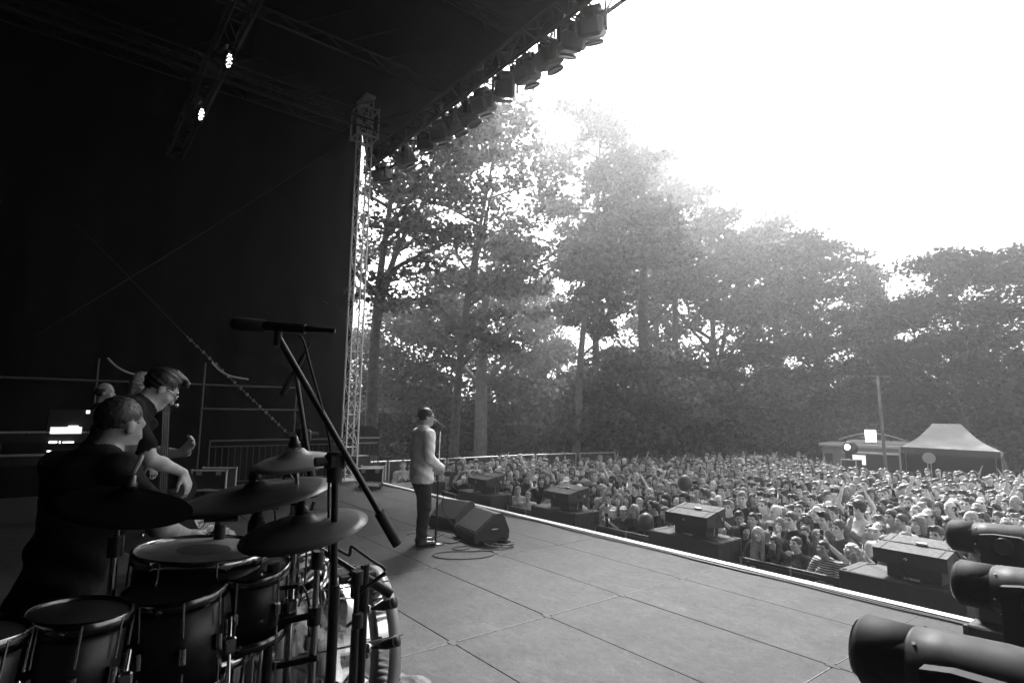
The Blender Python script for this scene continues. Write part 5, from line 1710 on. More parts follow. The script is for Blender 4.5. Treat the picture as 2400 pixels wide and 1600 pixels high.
for sx in (-1, 1):
    c = (tr0 + tr1) / 2; p = Vector((c.x, c.y, 0)) + RZ @ Vector((sx * L * .32, .1, 0)); p.z = GROUND + .36
    w_ = MB().cyl(p - RZ @ Vector((0, .1, 0)), p + RZ @ Vector((0, .1, 0)), .36, n=20).build("wheel", RUBBER, ft2)
    MB().cyl(p - RZ @ Vector((0, .11, 0)), p - RZ @ Vector((0, .09, 0)), .2, n=16).build("rim", STEEL, w_, world=False).location = -Vector(ft2.location) * 0
c = (tr0 + tr1) / 2
pts = []
for k in range(13):
    s = k / 12
    q = Vector((c.x, c.y, 0)) + RZ @ Vector((-1.0 + 2.6 * s, .6, 0)); q.z = GROUND + ztop + .25 + .32 * math.sin(math.pi * s); pts.append(q)
MB().tube(pts, .03, 6).build("roof_rail", STEEL, ft2)
sp = at(2041, 1021, 28.6)
t = thing("sign_board", "bright white lit sign board on the food truck roof", "sign", sp)
MB().box(sp, (.42, .12, .52), RZ, .02).build("frame", PALE, t)
MB().box(sp - RZ @ Vector((0, .065, 0)), (.38, .01, .48), RZ).build("lit_face", mat("lit_sign", .9, .5, emit=3.0), t)

p0, p1 = at(2077, 1106, 23.0), at(2057, 880, 23.0)
t = thing("lamp_pole", "tall bare wooden pole rising from the crowd in front of the food truck", "pole", (p0.x, p0.y, GROUND))
MB().tube([(p0.x + .1, p0.y, GROUND), p0, p0.lerp(p1, .5), p1], [.06, .055, .05, .04], 12).build("shaft", mat("weathered_wood", .13, .85, var=.3, scale=4), t)
MB().box(p1 + Vector((0, 0, -.02)), (.9, .04, .035), Matrix.Rotation(YAW, 3, 'Z'), .01).build("cross_arm", mat("weathered_wood", .13, .85), t)

p = at(1996, 1085, 22.5)
t = thing("amplifier_tower", "tall black equipment case with bright edges standing in the crowd", "case", (p.x, p.y, GROUND))
MB().box((p.x, p.y, GROUND + .95), (.46, .5, 1.9), bev=.01).build("case_body", CASE, t)
for sx in (-1, 1):
    MB().box((p.x + sx * .23, p.y - .25, GROUND + .95), (.03, .03, 1.9), bev=.004).build("edge_post", STEEL, t)
MB().box((p.x, p.y - .25, GROUND + 1.9), (.48, .03, .03), bev=.004).build("edge_rail", STEEL, t)
t = thing("follow_spot", "round spotlight with lit lens on the tall equipment case", "stage light", (p.x, p.y, GROUND + 1.91))
MB().cyl((p.x, p.y, GROUND + 1.91), (p.x, p.y, GROUND + 2.1), .04, n=8).build("stem", BLACKG, t)
ax = Vector((-.1, -1, -.05)).normalized(); c = Vector((p.x, p.y, GROUND + 2.28))
MB().lathe([(0, -.25), (.14, -.25), (.2, -.1), (.21, .12), (.19, .13), (0, .10)], c, ax, 20).build("housing", BLACKG, t)
MB().lathe([(.10, .115), (.05, .125), (0, .128)], c + Vector((-.06, 0, .05)), ax, 16).build("lens", mat("spot_lens", .9, .3, emit=6.0), t)

for px, py, dist, r_, lab in ((1605, 1131, 12.8, .155, "dark round balloon floating over the middle of the crowd"), (1514, 1222, 9.9, .135, "dark round balloon at the barrier between two speaker stacks")):
    p = at(px, py, dist)
    t = thing("balloon", lab, "balloon", p, group="dark balloons in the crowd")
    MB().lathe([(0, r_ * 1.08), (r_ * .5, r_ * .95), (r_ * .86, r_ * .55), (r_, 0.0), (r_ * .9, -r_ * .5), (r_ * .55, -r_ * .95), (r_ * .15, -r_ * 1.22), (.012, -r_ * 1.26)], p, (.1, .05, 1), 24).build("envelope", mat("balloon_rubber", .05, .3), t)
    MB().lathe([(.012, 0), (.03, -.03), (.0, -.028)], p - Vector((.1, .05, 1)).normalized() * r_ * 1.25, (.1, .05, 1), 10).build("knot", mat("balloon_rubber", .05, .3), t)
    MB().tube([p - Vector((0, 0, r_ * 1.3)), p - Vector((.03, .02, r_ * 1.3 + .2)), p - Vector((0, .03, r_ * 1.3 + .45))], .003, 5).build("string", CABLE, t)
p = at(2177, 1073, 22.0)
t = thing("paddle_sign", "pale round paddle sign held up before the tent", "sign", p)
MB().cyl(p - Vector((-.1, 1, 0)).normalized() * .01, p + Vector((-.1, 1, 0)).normalized() * .01, .17, n=28).build("disc", mat("paddle_face", .3, .7), t)
for s in (-1, 1): MB().cyl(p + Vector((s * .04, 0, -.1)), p + Vector((s * .05, 0, -.75)), .012, n=8).build("stick", STEEL, t)

# ================================================================ THE BAND AND THE DRUM KIT (in the dark at the left)
BSKIN = skin(.24)
BLACKTEE = mat("black_tshirt", .012, .9, bump=.6, bscale=10, spec=.15)
DRUMMER_AT = at(205, 1000, 3.05)
drm = dict(pelvis=(0, -.06, .52), chest=(0, .04, .93), neck=(0, .085, 1.09), head=(0, .15, 1.215), headrot=(-.05, -.22, 0), sleeve='short', girth=1.12, beard=True,
           elR=(.30, .12, .80), wrR=(.20, .36, .72), elL=(-.30, .12, .80), wrL=(-.14, .38, .74), hdR=(-.1, 1, -.1), hdL=(.1, 1, -.1), nR=(0, 0, -1), nL=(0, 0, -1), curl=1.1,
           kneeR=(.22, .40, .52), kneeL=(-.22, .40, .52), ankR=(.20, .46, .09), ankL=(-.20, .46, .09))
drummer, dh = solo(drm, .0095, (DRUMMER_AT.x, DRUMMER_AT.y, RISER), .62, [BSKIN, BLACKTEE, cloth(.02), SHOE, EYE, HAIRM['dark']], "bearded drummer in black t-shirt seated at the kit, seen from behind", 1.0, 'crop', HAIRM['black'])
for s, a, b_ in ((1, (.19, .44, .70), (.10, .78, .86)), (-1, (-.13, .46, .72), (-.02, .80, .80))):
    M_ = Matrix.Rotation(.62, 3, 'Z'); o_ = Vector((DRUMMER_AT.x, DRUMMER_AT.y, RISER))
    t = thing("drumstick", "wooden drumstick in the drummer's %s hand" % ("near" if s > 0 else "far"), "drumstick", o_ + M_ @ Vector(a), group="drumsticks")
    MB().tube([o_ + M_ @ Vector(a), o_ + M_ @ Vector(a).lerp(Vector(b_), .8), o_ + M_ @ Vector(b_)], [.008, .007, .004], 8).build("shaft", mat("hickory", .45, .5), t)
t = thing("drumstick", "upright wooden drumstick catching light beside the drummer's head", "drumstick", at(303, 1125, 2.75), group="drumsticks")
MB().tube([at(303, 1125, 2.75), at(330, 1075, 2.75), at(335, 1066, 2.75)], [.0085, .008, .005], 8).build("shaft", mat("hickory", .45, .5), t)
t = thing("drum_throne", "round black drum stool under the drummer", "stool", (DRUMMER_AT.x, DRUMMER_AT.y - .05, RISER))
MB().lathe([(0, .46), (.15, .46), (.17, .44), (.17, .38), (.15, .37), (0, .37)], (DRUMMER_AT.x, DRUMMER_AT.y - .05, RISER), (0, 0, 1), 24).build("seat", RUBBER, t)
rod("post", (DRUMMER_AT.x, DRUMMER_AT.y - .05, RISER + .1), (DRUMMER_AT.x, DRUMMER_AT.y - .05, RISER + .38), .018, CHROME, t)
for k in range(3):
    a = k * 2.094; rod("leg", (DRUMMER_AT.x, DRUMMER_AT.y - .05, RISER + .28), (DRUMMER_AT.x + .28 * math.cos(a), DRUMMER_AT.y - .05 + .28 * math.sin(a), RISER + .015), .011, CHROME, t)

bas = dict(pelvis=(0, -.10, .90), chest=(0, .07, 1.21), neck=(0, .16, 1.345), head=(0, .245, 1.435), headrot=(.05, -.62, 0), sleeve='short', girth=1.02,
           elR=(.235, .18, 1.02), wrR=(.19, .37, .93), elL=(-.22, .26, 1.03), wrL=(-.04, .40, 1.03), hdR=(-.05, .35, -.9), hdL=(.5, .35, .55), nR=(-.6, -.6, 0), nL=(.3, -.9, 0), curl=.55)
BP = at(258, 1000, 4.15)
bassist, bh = solo(bas, .008, (BP.x, BP.y, RISER), .06, [skin(.42), BLACKTEE, cloth(.015), SHOE, EYE, LIPS], "bassist in black t-shirt and glasses bending his head over his instrument", .985, 'quiff', HAIRM['black'], .008)
glasses(bassist, bh, mat("wire_frame", .6, .3, .8), acrylic_material("clear_lens", .95, .95), "spectacles")
# bass guitar, body at his hip and neck steeply up
t = thing("bass_guitar", "dark bass guitar with bright tuning pegs held by the bassist", "bass guitar", at(392, 1110, 4.3))
g0, g1 = at(380, 1200, 4.25), at(390, 948, 4.25)
ax = (g1 - g0).normalized(); sd = ax.cross(ray(388, 1050)).normalized(); nm = sd.cross(ax)
body_poly = [(-.17, -.26), (.0, -.30), (.17, -.26), (.20, -.12), (.14, .02), (.17, .14), (.13, .22), (.06, .12), (-.05, .12), (-.15, .24), (-.19, .14), (-.14, .0), (-.20, -.12)]
MB().prism(body_poly, nm * .045, g0 - nm * .02, (sd, ax)).build("body", mat("guitar_lacquer", .05, .2, coat=.6), t)
MB().prism([(-.025, .1), (.025, .1), (.02, .62), (-.02, .62)], nm * .025, g0 - nm * .045, (sd, ax)).build("neck", mat("rosewood", .06, .4), t)
hd_ = MB().prism([(-.03, .62), (.03, .62), (.045, .70), (.02, .82), (-.035, .80), (-.045, .68)], nm * .018, g0 - nm * .04, (sd, ax)).build("headstock", mat("guitar_lacquer", .012, .18), t)
for k in range(4):
    q = g0 + ax * (.66 + .04 * k) + sd * (.055 if k % 2 else -.055) - nm * .03
    MB().ball(q, .013, 8, 6).build("tuning_peg", CHROME, t)
MB().box(g0 - ax * .16 - nm * .03, (.07, .05, .02)).build("bridge", CHROME, t)
for k in (-1, 1): MB().ball(g0 + sd * .1 * k - ax * .12 - nm * .03, .014, 8, 6).build("knob", CHROME, t)
for k in range(4):
    o_ = sd * (-.015 + .01 * k) - nm * .05
    rod("string", g0 - ax * .16 + o_, g0 + ax * .66 + o_, .0012, CHROME, t, 5)

P = at(232, 1000, 8.6)
solo(dict(sleeve='long', beard=True, elR=(.25, .12, 1.12), wrR=(.2, .36, 1.02), elL=(-.25, .12, 1.12), wrL=(-.2, .36, 1.02), hdR=(0, 1, -.2), hdL=(0, 1, -.2), nR=(0, 0, -1), nL=(0, 0, -1), headrot=(-.15, -.05, 0)), .011, (P.x, P.y, RISER - .09), -.1, [BSKIN, BLACKTEE, cloth(.02), SHOE, EYE, HAIRM['brown']], "bald bearded keyboard player in black standing in the dark", .96, 'ring', HAIRM['dark'])
P = at(322, 1000, 6.6)
solo(dict(sleeve='long', headrot=(-.3, -.1, 0), bust=True), .011, (P.x, P.y, RISER - .10), .15, [skin(.4), BLACKTEE, cloth(.02), SHOE, EYE, LIPS], "fair-haired musician half hidden behind the bassist's head", .985, 'bob', HAIRM['blonde'])

# ---- keyboard rig with lit displays
def lit_panel(px, py, w_, h_, dist, e, name, par):
    p = at(px, py, dist)
    d = ray(px, py); rz = math.atan2(d.y, d.x) - math.pi / 2
    k = dist / F_PX * .82
    MB().box(p, (w_ * k, .012, h_ * k), Matrix.Rotation(rz, 3, 'Z'), .002).build(name, mat("lit_display_%d" % int(e * 10), .5, .4, emit=e * .35), par)
kp = at(150, 1030, 7.4)
kb = thing("keyboard_rig", "dark keyboard rig with small lit displays in front of the bald player", "keyboard", (kp.x, kp.y, RISER))
d = ray(150, 1030); rz = math.atan2(d.y, d.x) - math.pi / 2; KM = Matrix.Rotation(rz, 3, 'Z')
for z, yy in ((1.02, 0), (.80, .05)):
    MB().box((kp.x - .05, kp.y, RISER + z - .03), (1.25, .36, .10), KM, .01).build("keyboard", BLACKG, kb)
    for i in range(26):
        MB().box(Vector((kp.x - .05, kp.y, RISER + z + .027)) + KM @ Vector((-.56 + i * .045, -.08, 0)), (.04, .16, .012), KM).build("key", mat("ivory_key", .3, .4), kb)
MB().box((kp.x + .08, kp.y + .1, RISER + 1.16), (.5, .02, .24), KM, .008).build("screen_back", BLACKG, kb)
lit_panel(155, 1008, 56, 15, 7.27, .30, "display", kb); lit_panel(172, 1000, 18, 5, 7.25, 1.6, "display", kb); lit_panel(153, 1013, 52, 2.5, 7.24, 1.0, "display", kb)
lit_panel(124, 1036, 14, 4, 7.2, 2.0, "indicator", kb); lit_panel(160, 1036, 20, 3, 7.2, 1.4, "indicator", kb); lit_panel(140, 1036, 2.5, 5, 7.2, 1.4, "indicator", kb)
lit_panel(114, 1057, 6, 3, 7.1, 2.0, "indicator", kb); lit_panel(122, 1057, 4, 3, 7.1, 1.6, "indicator", kb); lit_panel(204, 965, 2.5, 7, 7.3, 1.6, "indicator", kb); lit_panel(209, 965, 2.5, 7, 7.3, 1.2, "indicator", kb)
for s in (-1, 1):
    for s2 in (-1, 1):
        rod("stand_leg", Vector((kp.x, kp.y, RISER + .02)) + KM @ Vector((s * .5, -.3 * s2, 0)), Vector((kp.x, kp.y, RISER + .95)) + KM @ Vector((s * .5, .25 * s2, 0)), .014, BLACKG, kb)

# ---- drums
HEADW = mat("coated_drumhead", .28, .6, var=.25, scale=8)
HEADD = mat("dark_drumhead", .008, .5)
ACRY = acrylic_material("clear_acrylic_shell", .86, .72)
DSHELL = mat("smoked_drum_shell", .006, .4)
def drum(name, label, c, axis, r, depth, head, shell, legs=3, lugs=8, spot=False, group=None):
    """c centre of the top head; axis points out of the top head"""
    c, ax = Vector(c), Vector(axis).normalized()
    t = thing(name, label, "drum", (c.x, c.y, RISER), group=group)
    b0 = c - ax * depth
    MB().lathe([(r, 0), (r, -depth), (r - .007, -depth), (r - .007, 0)], c, ax, 36, True).build("shell", shell, t)
    for s, q in ((1, c), (-1, b0)):
        hp = MB().lathe([(r + .004, -.02), (r + .013, -.02), (r + .014, .012), (r + .008, .016), (r + .003, .012)], q, ax * s, 40, True).build("hoop", CHROME if head is HEADW else mat("dark_chrome", .16, .2, 1.0), t)
        MB().lathe([(r + .004, .004), (r * .98, .006), (0, .006)], q, ax * s, 36).build("head", head if s > 0 else HEADD, t)
    if spot:
        MB().lathe([(r * .42, .0075), (0, .0075)], c, ax, 30).build("damper_dot", mat("drumhead_dot", .12, .5), t)
    u, w, _ = frame(ax)
    for i in range(lugs):
        a = i * 2 * math.pi / lugs; e = (u * math.cos(a) + w * math.sin(a))
        p = c + e * (r + .012)
        rod("tension_rod", p + ax * .01, p - ax * min(.09, depth * .45), .0035, CHROME, t, 6)
        rod("tension_rod", p - ax * (depth + .01), p - ax * max(depth - .09, depth * .55), .0035, CHROME, t, 6)
        MB().cyl(p - ax * depth * .42, p - ax * depth * .58, .011, n=8).build("lug", CHROME, t)
    if legs:
        for i in range(legs):
            a = i * 2 * math.pi / legs + .5; e = (u * math.cos(a) + w * math.sin(a))
            p = c + e * (r + .028)
            MB().tube([p - ax * depth * .3, p - ax * (depth + .12), Vector((p.x + e.x * .05, p.y + e.y * .05, RISER + .012))], .006, 8).build("leg", CHROME, t)
            MB().box(p - ax * depth * .6, (.035, .035, .05), None, .006).build("leg_bracket", CHROME, t)
    return t
P = at(478, 1292, 2.33); drum("floor_tom", "floor tom with pale coated head and darker centre dot, lit from the stage", P, (.02, .05, 1), .205, .32, HEADW, DSHELL, 3, 8, True)
P = at(412, 1385, 2.12); drum("floor_tom", "floor tom with dark head and a bright hoop edge below the drummer", P, (.05, -.05, 1), .135, .28, HEADD, DSHELL)
P = at(188, 1440, 1.95); drum("floor_tom", "floor tom at the lower left with gleaming hoop and dark head", P, (.03, .08, 1), .11, .26, HEADD, DSHELL)
P = at(-120, 1495, 1.85); drum("floor_tom", "drum cut by the left edge of the picture, only its hoop catching light", P, (-.05, .1, 1), .135, .28, HEADD, DSHELL)
P = at(668, 1268, 2.55); drum("snare_drum", "small clear drum with bright hoops under the crash cymbals", P, (.22, -.12, 1), .15, .17, HEADW, ACRY, 3)
P = at(585, 1330, 2.25); drum("rack_tom", "small glossy tom beside the pale-headed floor tom", P, (.15, -.05, 1), .12, .22, HEADD, DSHELL, 3, 6)
# bass drum of clear acrylic, front head to the audience
bc = at(872, 1462, 2.78); BR = .275
bc.z = RISER + BR + .02
bd = thing("bass_drum", "clear acrylic bass drum lying on its side, front head to the audience", "drum", (bc.x, bc.y - .2, RISER))
ax = Vector((.10, 1, 0)).normalized()
MB().lathe([(BR, 0), (BR, -.44), (BR - .007, -.44), (BR - .007, 0)], bc, ax, 56, True).build("shell", ACRY, bd)
for q in (0, -.44):
    MB().lathe([(BR + .002, -.022), (BR + .022, -.022), (BR + .022, .022), (BR + .002, .022)], bc + ax * q, ax, 56, True).build("hoop", mat("pale_hoop", .42, .3, var=.1, scale=6), bd)
MB().lathe([(BR, .012), (BR * .5, .014), (0, .014)], bc, ax, 40).build("front_head", acrylic_material("clear_drumhead", .96, .9), bd)
MB().lathe([(BR, -.012), (0, -.012)], bc - ax * .44, ax, 40).build("batter_head", acrylic_material("smoked_drumhead", .9, .55), bd)
u = ax.cross(Vector((0, 0, 1))).normalized()
def stroke(pts, r=.0035):
    q = [bc + ax * .019 + u * x + Vector((0, 0, z)) for x, z in pts]
    MB().tube(q, r, 5).build("letter", mat("lettering_black", .01, .5), bd)
# hand-lettered marks on the front head, as read through it: I J H
stroke([(-.03, .05), (-.03, -.03)]); stroke([(-.085, .05), (-.085, -.02), (-.075, -.035), (-.06, -.03)])
stroke([(-.125, .045), (-.125, -.04)]); stroke([(-.165, .04), (-.165, -.05)]); stroke([(-.125, .0), (-.165, -.005)])
stroke([(-.04, .15), (-.04, .09)])
for i in range(8):
    a = i * math.pi / 4 + .3; e = Vector((0, 0, 1)) * math.sin(a) + u * math.cos(a)
    rod("tension_rod", bc + e * (BR + .03) + ax * .03, bc + e * (BR + .03) - ax * .47, .004, CHROME, bd, 6)
    for q in (.08, .36): MB().cyl(bc + e * (BR + .02) - ax * (q - .02), bc + e * (BR + .02) - ax * (q + .02), .013, n=8).build("lug", CHROME, bd)
for s in (-1, 1): MB().tube([bc - ax * .12 + u * s * BR * .9 - Vector((0, 0, .08)), bc - ax * .02 + u * s * (BR + .1) + Vector((0, 0, -BR + .01))], .008, 8).build("spur", CHROME, bd)
pd = thing("kick_pedal", "chrome kick pedal with footboard behind the bass drum", "pedal", bc - ax * .62 - Vector((0, 0, BR)))
q0 = bc - ax * .52; q0.z = RISER + .03
MB().box(q0 - ax * .12 + Vector((0, 0, .05)), (.09, .28, .012), rotm('X', -14), .004).build("footboard", STEEL, pd)
for s in (-1, 1): rod("post", q0 + u * .06 * s, q0 + u * .06 * s + Vector((0, 0, .22)), .009, CHROME, pd)
rod("beater_rod", q0 + Vector((0, 0, .2)), q0 + ax * .05 + Vector((0, 0, .36)), .005, CHROME, pd)
MB().ball(q0 + ax * .055 + Vector((0, 0, .37)), .028, 10, 8).build("beater", mat("felt", .35, .9), pd)

# ---- cymbals
CYM = mat("bronze_cymbal", .42, .38, .55, var=.25, scale=5)
CYMD = mat("dark_bronze_cymbal", .10, .42, .6, var=.3, scale=5)
def cymbal(label, c, axis, r, m, feet=True, stand=True, boom=None):
    c, ax = Vector(c), Vector(axis).normalized()
    t = thing("cymbal_stand", label, "cymbal", (c.x, c.y, RISER))
    prof = [(.006, .024), (.018, .024), (.034, .019), (.046, .006), (r * .5, -.004), (r * .85, -.018), (r, -.028), (r, -.030), (r * .85, -.0205), (r * .5, -.0065), (.045, .004)]
    cy = MB().lathe(prof, c, ax, 56).build("cymbal", m, t)
    MB().lathe([(0, .07), (.012, .07), (.016, .05), (.022, .045), (.022, .03), (0, .03)], c, ax, 14).build("wing_nut", BLACKG, cy, world=True)
    base_ = Vector(boom) if boom else c - ax * .12
    if boom: MB().cyl(c - ax * .1 - (base_ - c) * -.0, c + ax * .05, .006, n=8).build("tilter", CHROME, t); rod("boom_arm", c - ax * .08, base_ + (base_ - c) * .12, .010, CHROME, t)
    else: MB().cyl(c - ax * .14, c + ax * .06, .007, n=8).build("tilter", CHROME, t)
    z = base_.z - .03
    rod("upper_tube", (base_.x, base_.y, RISER + .55), (base_.x, base_.y, z), .011, CHROME, t)
    rod("lower_tube", (base_.x, base_.y, RISER + .12), (base_.x, base_.y, RISER + .6), .015, CHROME, t)
    MB().cyl((base_.x, base_.y, z - .03), (base_.x, base_.y, z + .03), .022, n=12).build("clamp", BLACKG, t)
    MB().cyl((base_.x, base_.y, RISER + .56), (base_.x, base_.y, RISER + .62), .024, n=12).build("clamp", BLACKG, t)
    for k in range(3):
        a = k * 2.094 + .4; e = Vector((math.cos(a), math.sin(a), 0))
        rod("leg", Vector((base_.x, base_.y, RISER + .34)), Vector((base_.x, base_.y, RISER + .015)) + e * .30, .009, CHROME, t)
        rod("brace", Vector((base_.x, base_.y, RISER + .14)), Vector((base_.x, base_.y, RISER + .17)) + e * .155, .007, CHROME, t)
    return t
cymbal("crash cymbal highest of the set, its bow shining in front of the railing", at(692, 1066, 2.25), (.10, -.16, 1), .15, CYM)
cymbal("wide dark ride cymbal edge-on below the shining crash", at(600, 1142, 2.30), (.02, -.17, 1), .265, CYMD)
cymbal("lower crash cymbal in front of the stage floor", at(712, 1222, 2.12), (.06, -.20, 1), .21, CYMD, boom=at(745, 1290, 2.2))
cymbal("large black cymbal in the dark before the drummer's chest", at(296, 1165, 2.15), (.2, .12, 1), .19, mat("black_cymbal", .003, 1.0, spec=0.0))

# ---- boom microphones over the kit
def boom_stand(label, tip, clampp, tail, foot, mic_dir, mlen=.19, mr=.021, cablep=None):
    tip, clampp, tail, foot = map(Vector, (tip, clampp, tail, foot))
    t = thing("boom_stand", label, "mic stand", foot)
    rod("boom_arm", tip, tail, .011, BLACKG, t, 10)
    MB().cyl(tail, tail + (tail - tip).normalized() * -.13, .019, n=14).build("counterweight", RUBBER, t)
    rod("upper_tube", foot + Vector((0, 0, .6)), clampp, .012, BLACKG, t, 10)
    rod("lower_tube", foot + Vector((0, 0, .05)), foot + Vector((0, 0, .7)) + (clampp - foot) * .02, .017, BLACKG, t, 10)
    MB().cyl(clampp - Vector((0, 0, .07)), clampp + Vector((0, 0, .03)), .026, n=12).build("clutch", RUBBER, t)
    MB().box(clampp, (.05, .07, .06), None, .012).build("swivel", RUBBER, t)
    MB().cyl(clampp + Vector((.0, -.07, .0)), clampp + Vector((.0, .07, .0)), .016, n=10).build("wing_knob", RUBBER, t)
    for k in range(3):
        a = k * 2.094 + 1.0; e = Vector((math.cos(a), math.sin(a), 0))
        rod("leg", foot + Vector((0, 0, .16)), foot + Vector((0, 0, .012)) + e * .36, .010, BLACKG, t)
    md = Vector(mic_dir).normalized()
    m = thing("microphone", "microphone on the " + label, "microphone", tip)
    c = tip + Vector((0, 0, .035))
    MB().cyl(c - md * mlen * .45, c + md * mlen * .25, mr * .8, n=14).build("barrel", BLACKG, m)
    MB().lathe([(0, 0), (mr, 0), (mr * 1.02, .09), (mr * .9, .105), (0, .108)], c + md * mlen * .25, md, 16).build("grille", mat("mic_foam", .01, .95), m)
    MB().cyl(c - md * mlen * .45, c - md * mlen * .95, mr * .55, mr * .4, 10).build("plug", BLACKG, m)
    MB().cyl(tip - Vector((0, 0, .03)), c, .013, n=8).build("clip", RUBBER, m)
    if cablep:
        cbt = thing("microphone_cable", "cable looping from the " + label, "cable", cablep[0])
        MB().tube(cable_path(cablep), .0048, 6).build("lead", CABLE, cbt)
    return t
D1 = 2.05
rt_ = Vector((_r2.x, _r2.y, 0)).normalized()
fo = at(776, 1560, D1 + .02); fo.z = RISER
boom_stand("tall boom stand crossing in front of the lattice tower", at(652, 790, D1), at(786, 1080, D1 + .03), at(932, 1275, D1 + .03), fo, -rt_ + Vector((0, 0, .06)), .2, .0215,
           [at(700, 785, D1), at(712, 800, D1), at(728, 860, D1), at(748, 930, D1), at(763, 990, D1), at(775, 1060, D1 + .05), at(770, 1160, D1 + .06), at(772, 1300, D1 + .06)])
fo = at(703, 1160, 2.9); fo.z = RISER
boom_stand("thin boom stand beyond the shining cymbal", at(694, 880, 2.9), at(711, 1020, 2.9), at(738, 1165, 2.85), fo, Vector((-.2, -.4, -1)), .14, .014)
fo = at(845, 1580, 2.35); fo.z = RISER
boom_stand("short boom stand over the bass drum", at(712, 1262, 2.45), at(838, 1352, 2.4), at(918, 1392, 2.4), fo, -rt_ * .3 + Vector((0, 0, -1)), .12, .016)
# percussion arm with two black grips on the short stand
for k, (px, py) in enumerate(((905, 1418), (912, 1508))):
    t = thing("side_mic", "black stubby microphone on a side arm by the bass drum, " + ("upper" if k == 0 else "lower"), "microphone", at(px, py, 2.36), group="stubby microphones by the bass drum")
    a, b_ = at(px - 25, py + 6, 2.37), at(px + 22, py - 8, 2.34)
    MB().tube([a, a.lerp(b_, .4), b_], [.010, .019, .021], 12).build("body", RUBBER, t)
    MB().cyl(b_.lerp(a, .18), b_.lerp(a, .12), .0225, n=14).build("ring", STEEL, t)
    MB().cyl(a, at(845, py + 14, 2.37), .006, n=8).build("arm", BLACKG, t)
    MB().ball(at(862, py + 10, 2.37), .018, 10, 8).build("knuckle", CHROME, t)
cbl = thing("cable", "thick cable bent over the clamp of the short boom stand", "cable", at(820, 1300, 2.4))
MB().tube(cable_path([at(790, 1285, 2.4), at(818, 1300, 2.4), at(822, 1283, 2.4), at(828, 1281, 2.4), at(850, 1297, 2.4), at(880, 1318, 2.4), at(900, 1330, 2.4), at(902, 1345, 2.4), at(890, 1350, 2.4)]), .006, 7).build("lead", CABLE, cbl)
# coiled leads on the rug in front of the bass drum
cc = []
c0 = at(930, 1585, 2.9)
for k in range(50):
    a = k * .55; cc.append((c0.x + (.13 + .03 * math.sin(k)) * math.cos(a), c0.y - .1 + (.09 + .02 * math.cos(k * 1.3)) * math.sin(a), RISER + .02 + .002 * k))
cable("coil of dark leads on the rug below the bass drum", cc, .005)
for k, (pa, pb) in enumerate((((718, 1285), (700, 1420)), ((735, 1285), (752, 1470)), ((742, 1500), (735, 1600)))):
    cable("thin lead hanging from the cymbal stand, %s" % ("inner", "outer", "lower")[k], [at(*pa, 2.3), at((pa[0] + pb[0]) / 2 + 6, (pa[1] + pb[1]) / 2, 2.32), at(*pb, 2.35)], .0035)

# ---- bouquet, bottle, set list
fp = onz(480, 1268, RISER)
bq = thing("rose_bouquet", "bouquet of white roses lying on the dark riser", "flowers", (fp.x, fp.y, RISER))
PET = mat("white_petal", .72, .6)
def rose_mesh():
    b = MB()
    rr2 = random.Random(4)
    for ring, (n, r_, h, tilt) in enumerate(((1, .004, .05, 0), (3, .010, .048, .1), (4, .017, .044, .25), (5, .026, .038, .5), (6, .034, .028, .85))):
        for i in range(n):
            a = i * 2 * math.pi / n + ring * .7
            V = []
            for v_ in range(4):
                for u_ in range(5):
                    s, q = u_ / 4 - .5, v_ / 3
                    rad = r_ * (.35 + .75 * q) + tilt * .012 * q * q; aa = a + s * (2.3 if n > 1 else 5.5) / max(1, n * .55)
                    V.append((math.cos(aa) * rad, math.sin(aa) * rad, q * h * (1 - .35 * abs(s)) - tilt * .006 * q * q))
            b.add(V, [(j * 5 + i2, j * 5 + i2 + 1, (j + 1) * 5 + i2 + 1, (j + 1) * 5 + i2) for j in range(3) for i2 in range(4)], True)
    return b
rm = None
for (px, py, dz) in [(425, 1262, .02), (436, 1250, .04), (447, 1262, .02), (433, 1270, .01), (455, 1245, .06), (466, 1238, .09), (470, 1252, .06), (480, 1235, .11), (488, 1246, .09), (497, 1238, .11), (495, 1256, .07), (508, 1240, .1), (478, 1264, .03), (465, 1266, .02), (520, 1238, .1), (530, 1246, .09), (524, 1256, .07), (538, 1252, .07), (530, 1266, .04), (543, 1264, .03), (515, 1252, .08), (460, 1226, .1), (450, 1234, .08)]:
    p = onz(px, py, RISER + dz)
    if rm is None: rm = rose_mesh().build("rose", PET, bq, world=False); o = rm
    else: o = rm.copy(); link(o, bq)
    o.location = p - Vector(bq.location); o.rotation_euler = (R.uniform(-.9, .3), R.uniform(-.2, .9), R.uniform(0, 6)); o.scale = (R.uniform(.85, 1.15),) * 3
b = MB()
for k in range(40):
    p = Vector((R.uniform(-.3, .3), R.uniform(-.12, .15), R.uniform(.0, .06))); a = R.uniform(0, 6.28)
    q = p + Vector((math.cos(a) * .06, math.sin(a) * .06, .02)); s = Vector((-math.sin(a), math.cos(a), .3)) * .02
    b.add([p, p.lerp(q, .5) + s, q, p.lerp(q, .5) - s], [(0, 1, 2, 3)])
b.build("leaves", mat("rose_leaf", .05, .5), bq, world=False)
p = onz(408, 1275, RISER)
t = thing("bottle", "small clear bottle standing left of the roses", "bottle", (p.x, p.y, RISER))
MB().lathe([(0, 0), (.035, 0), (.037, .01), (.037, .11), (.028, .14), (.013, .16), (.013, .185)], (p.x, p.y, RISER), (0, 0, 1), 20).build("glass", acrylic_material("bottle_glass", .9, .8), t)
MB().cyl((p.x, p.y, RISER + .18), (p.x, p.y, RISER + .205), .015, n=12).build("cap", BLACKG, t)
MB().lathe([(.0375, .03), (.0375, .09)], (p.x, p.y, RISER), (0, 0, 1), 20).build("paper_label", mat("paper", .6, .8), t)
p = onz(411, 1228, RISER)
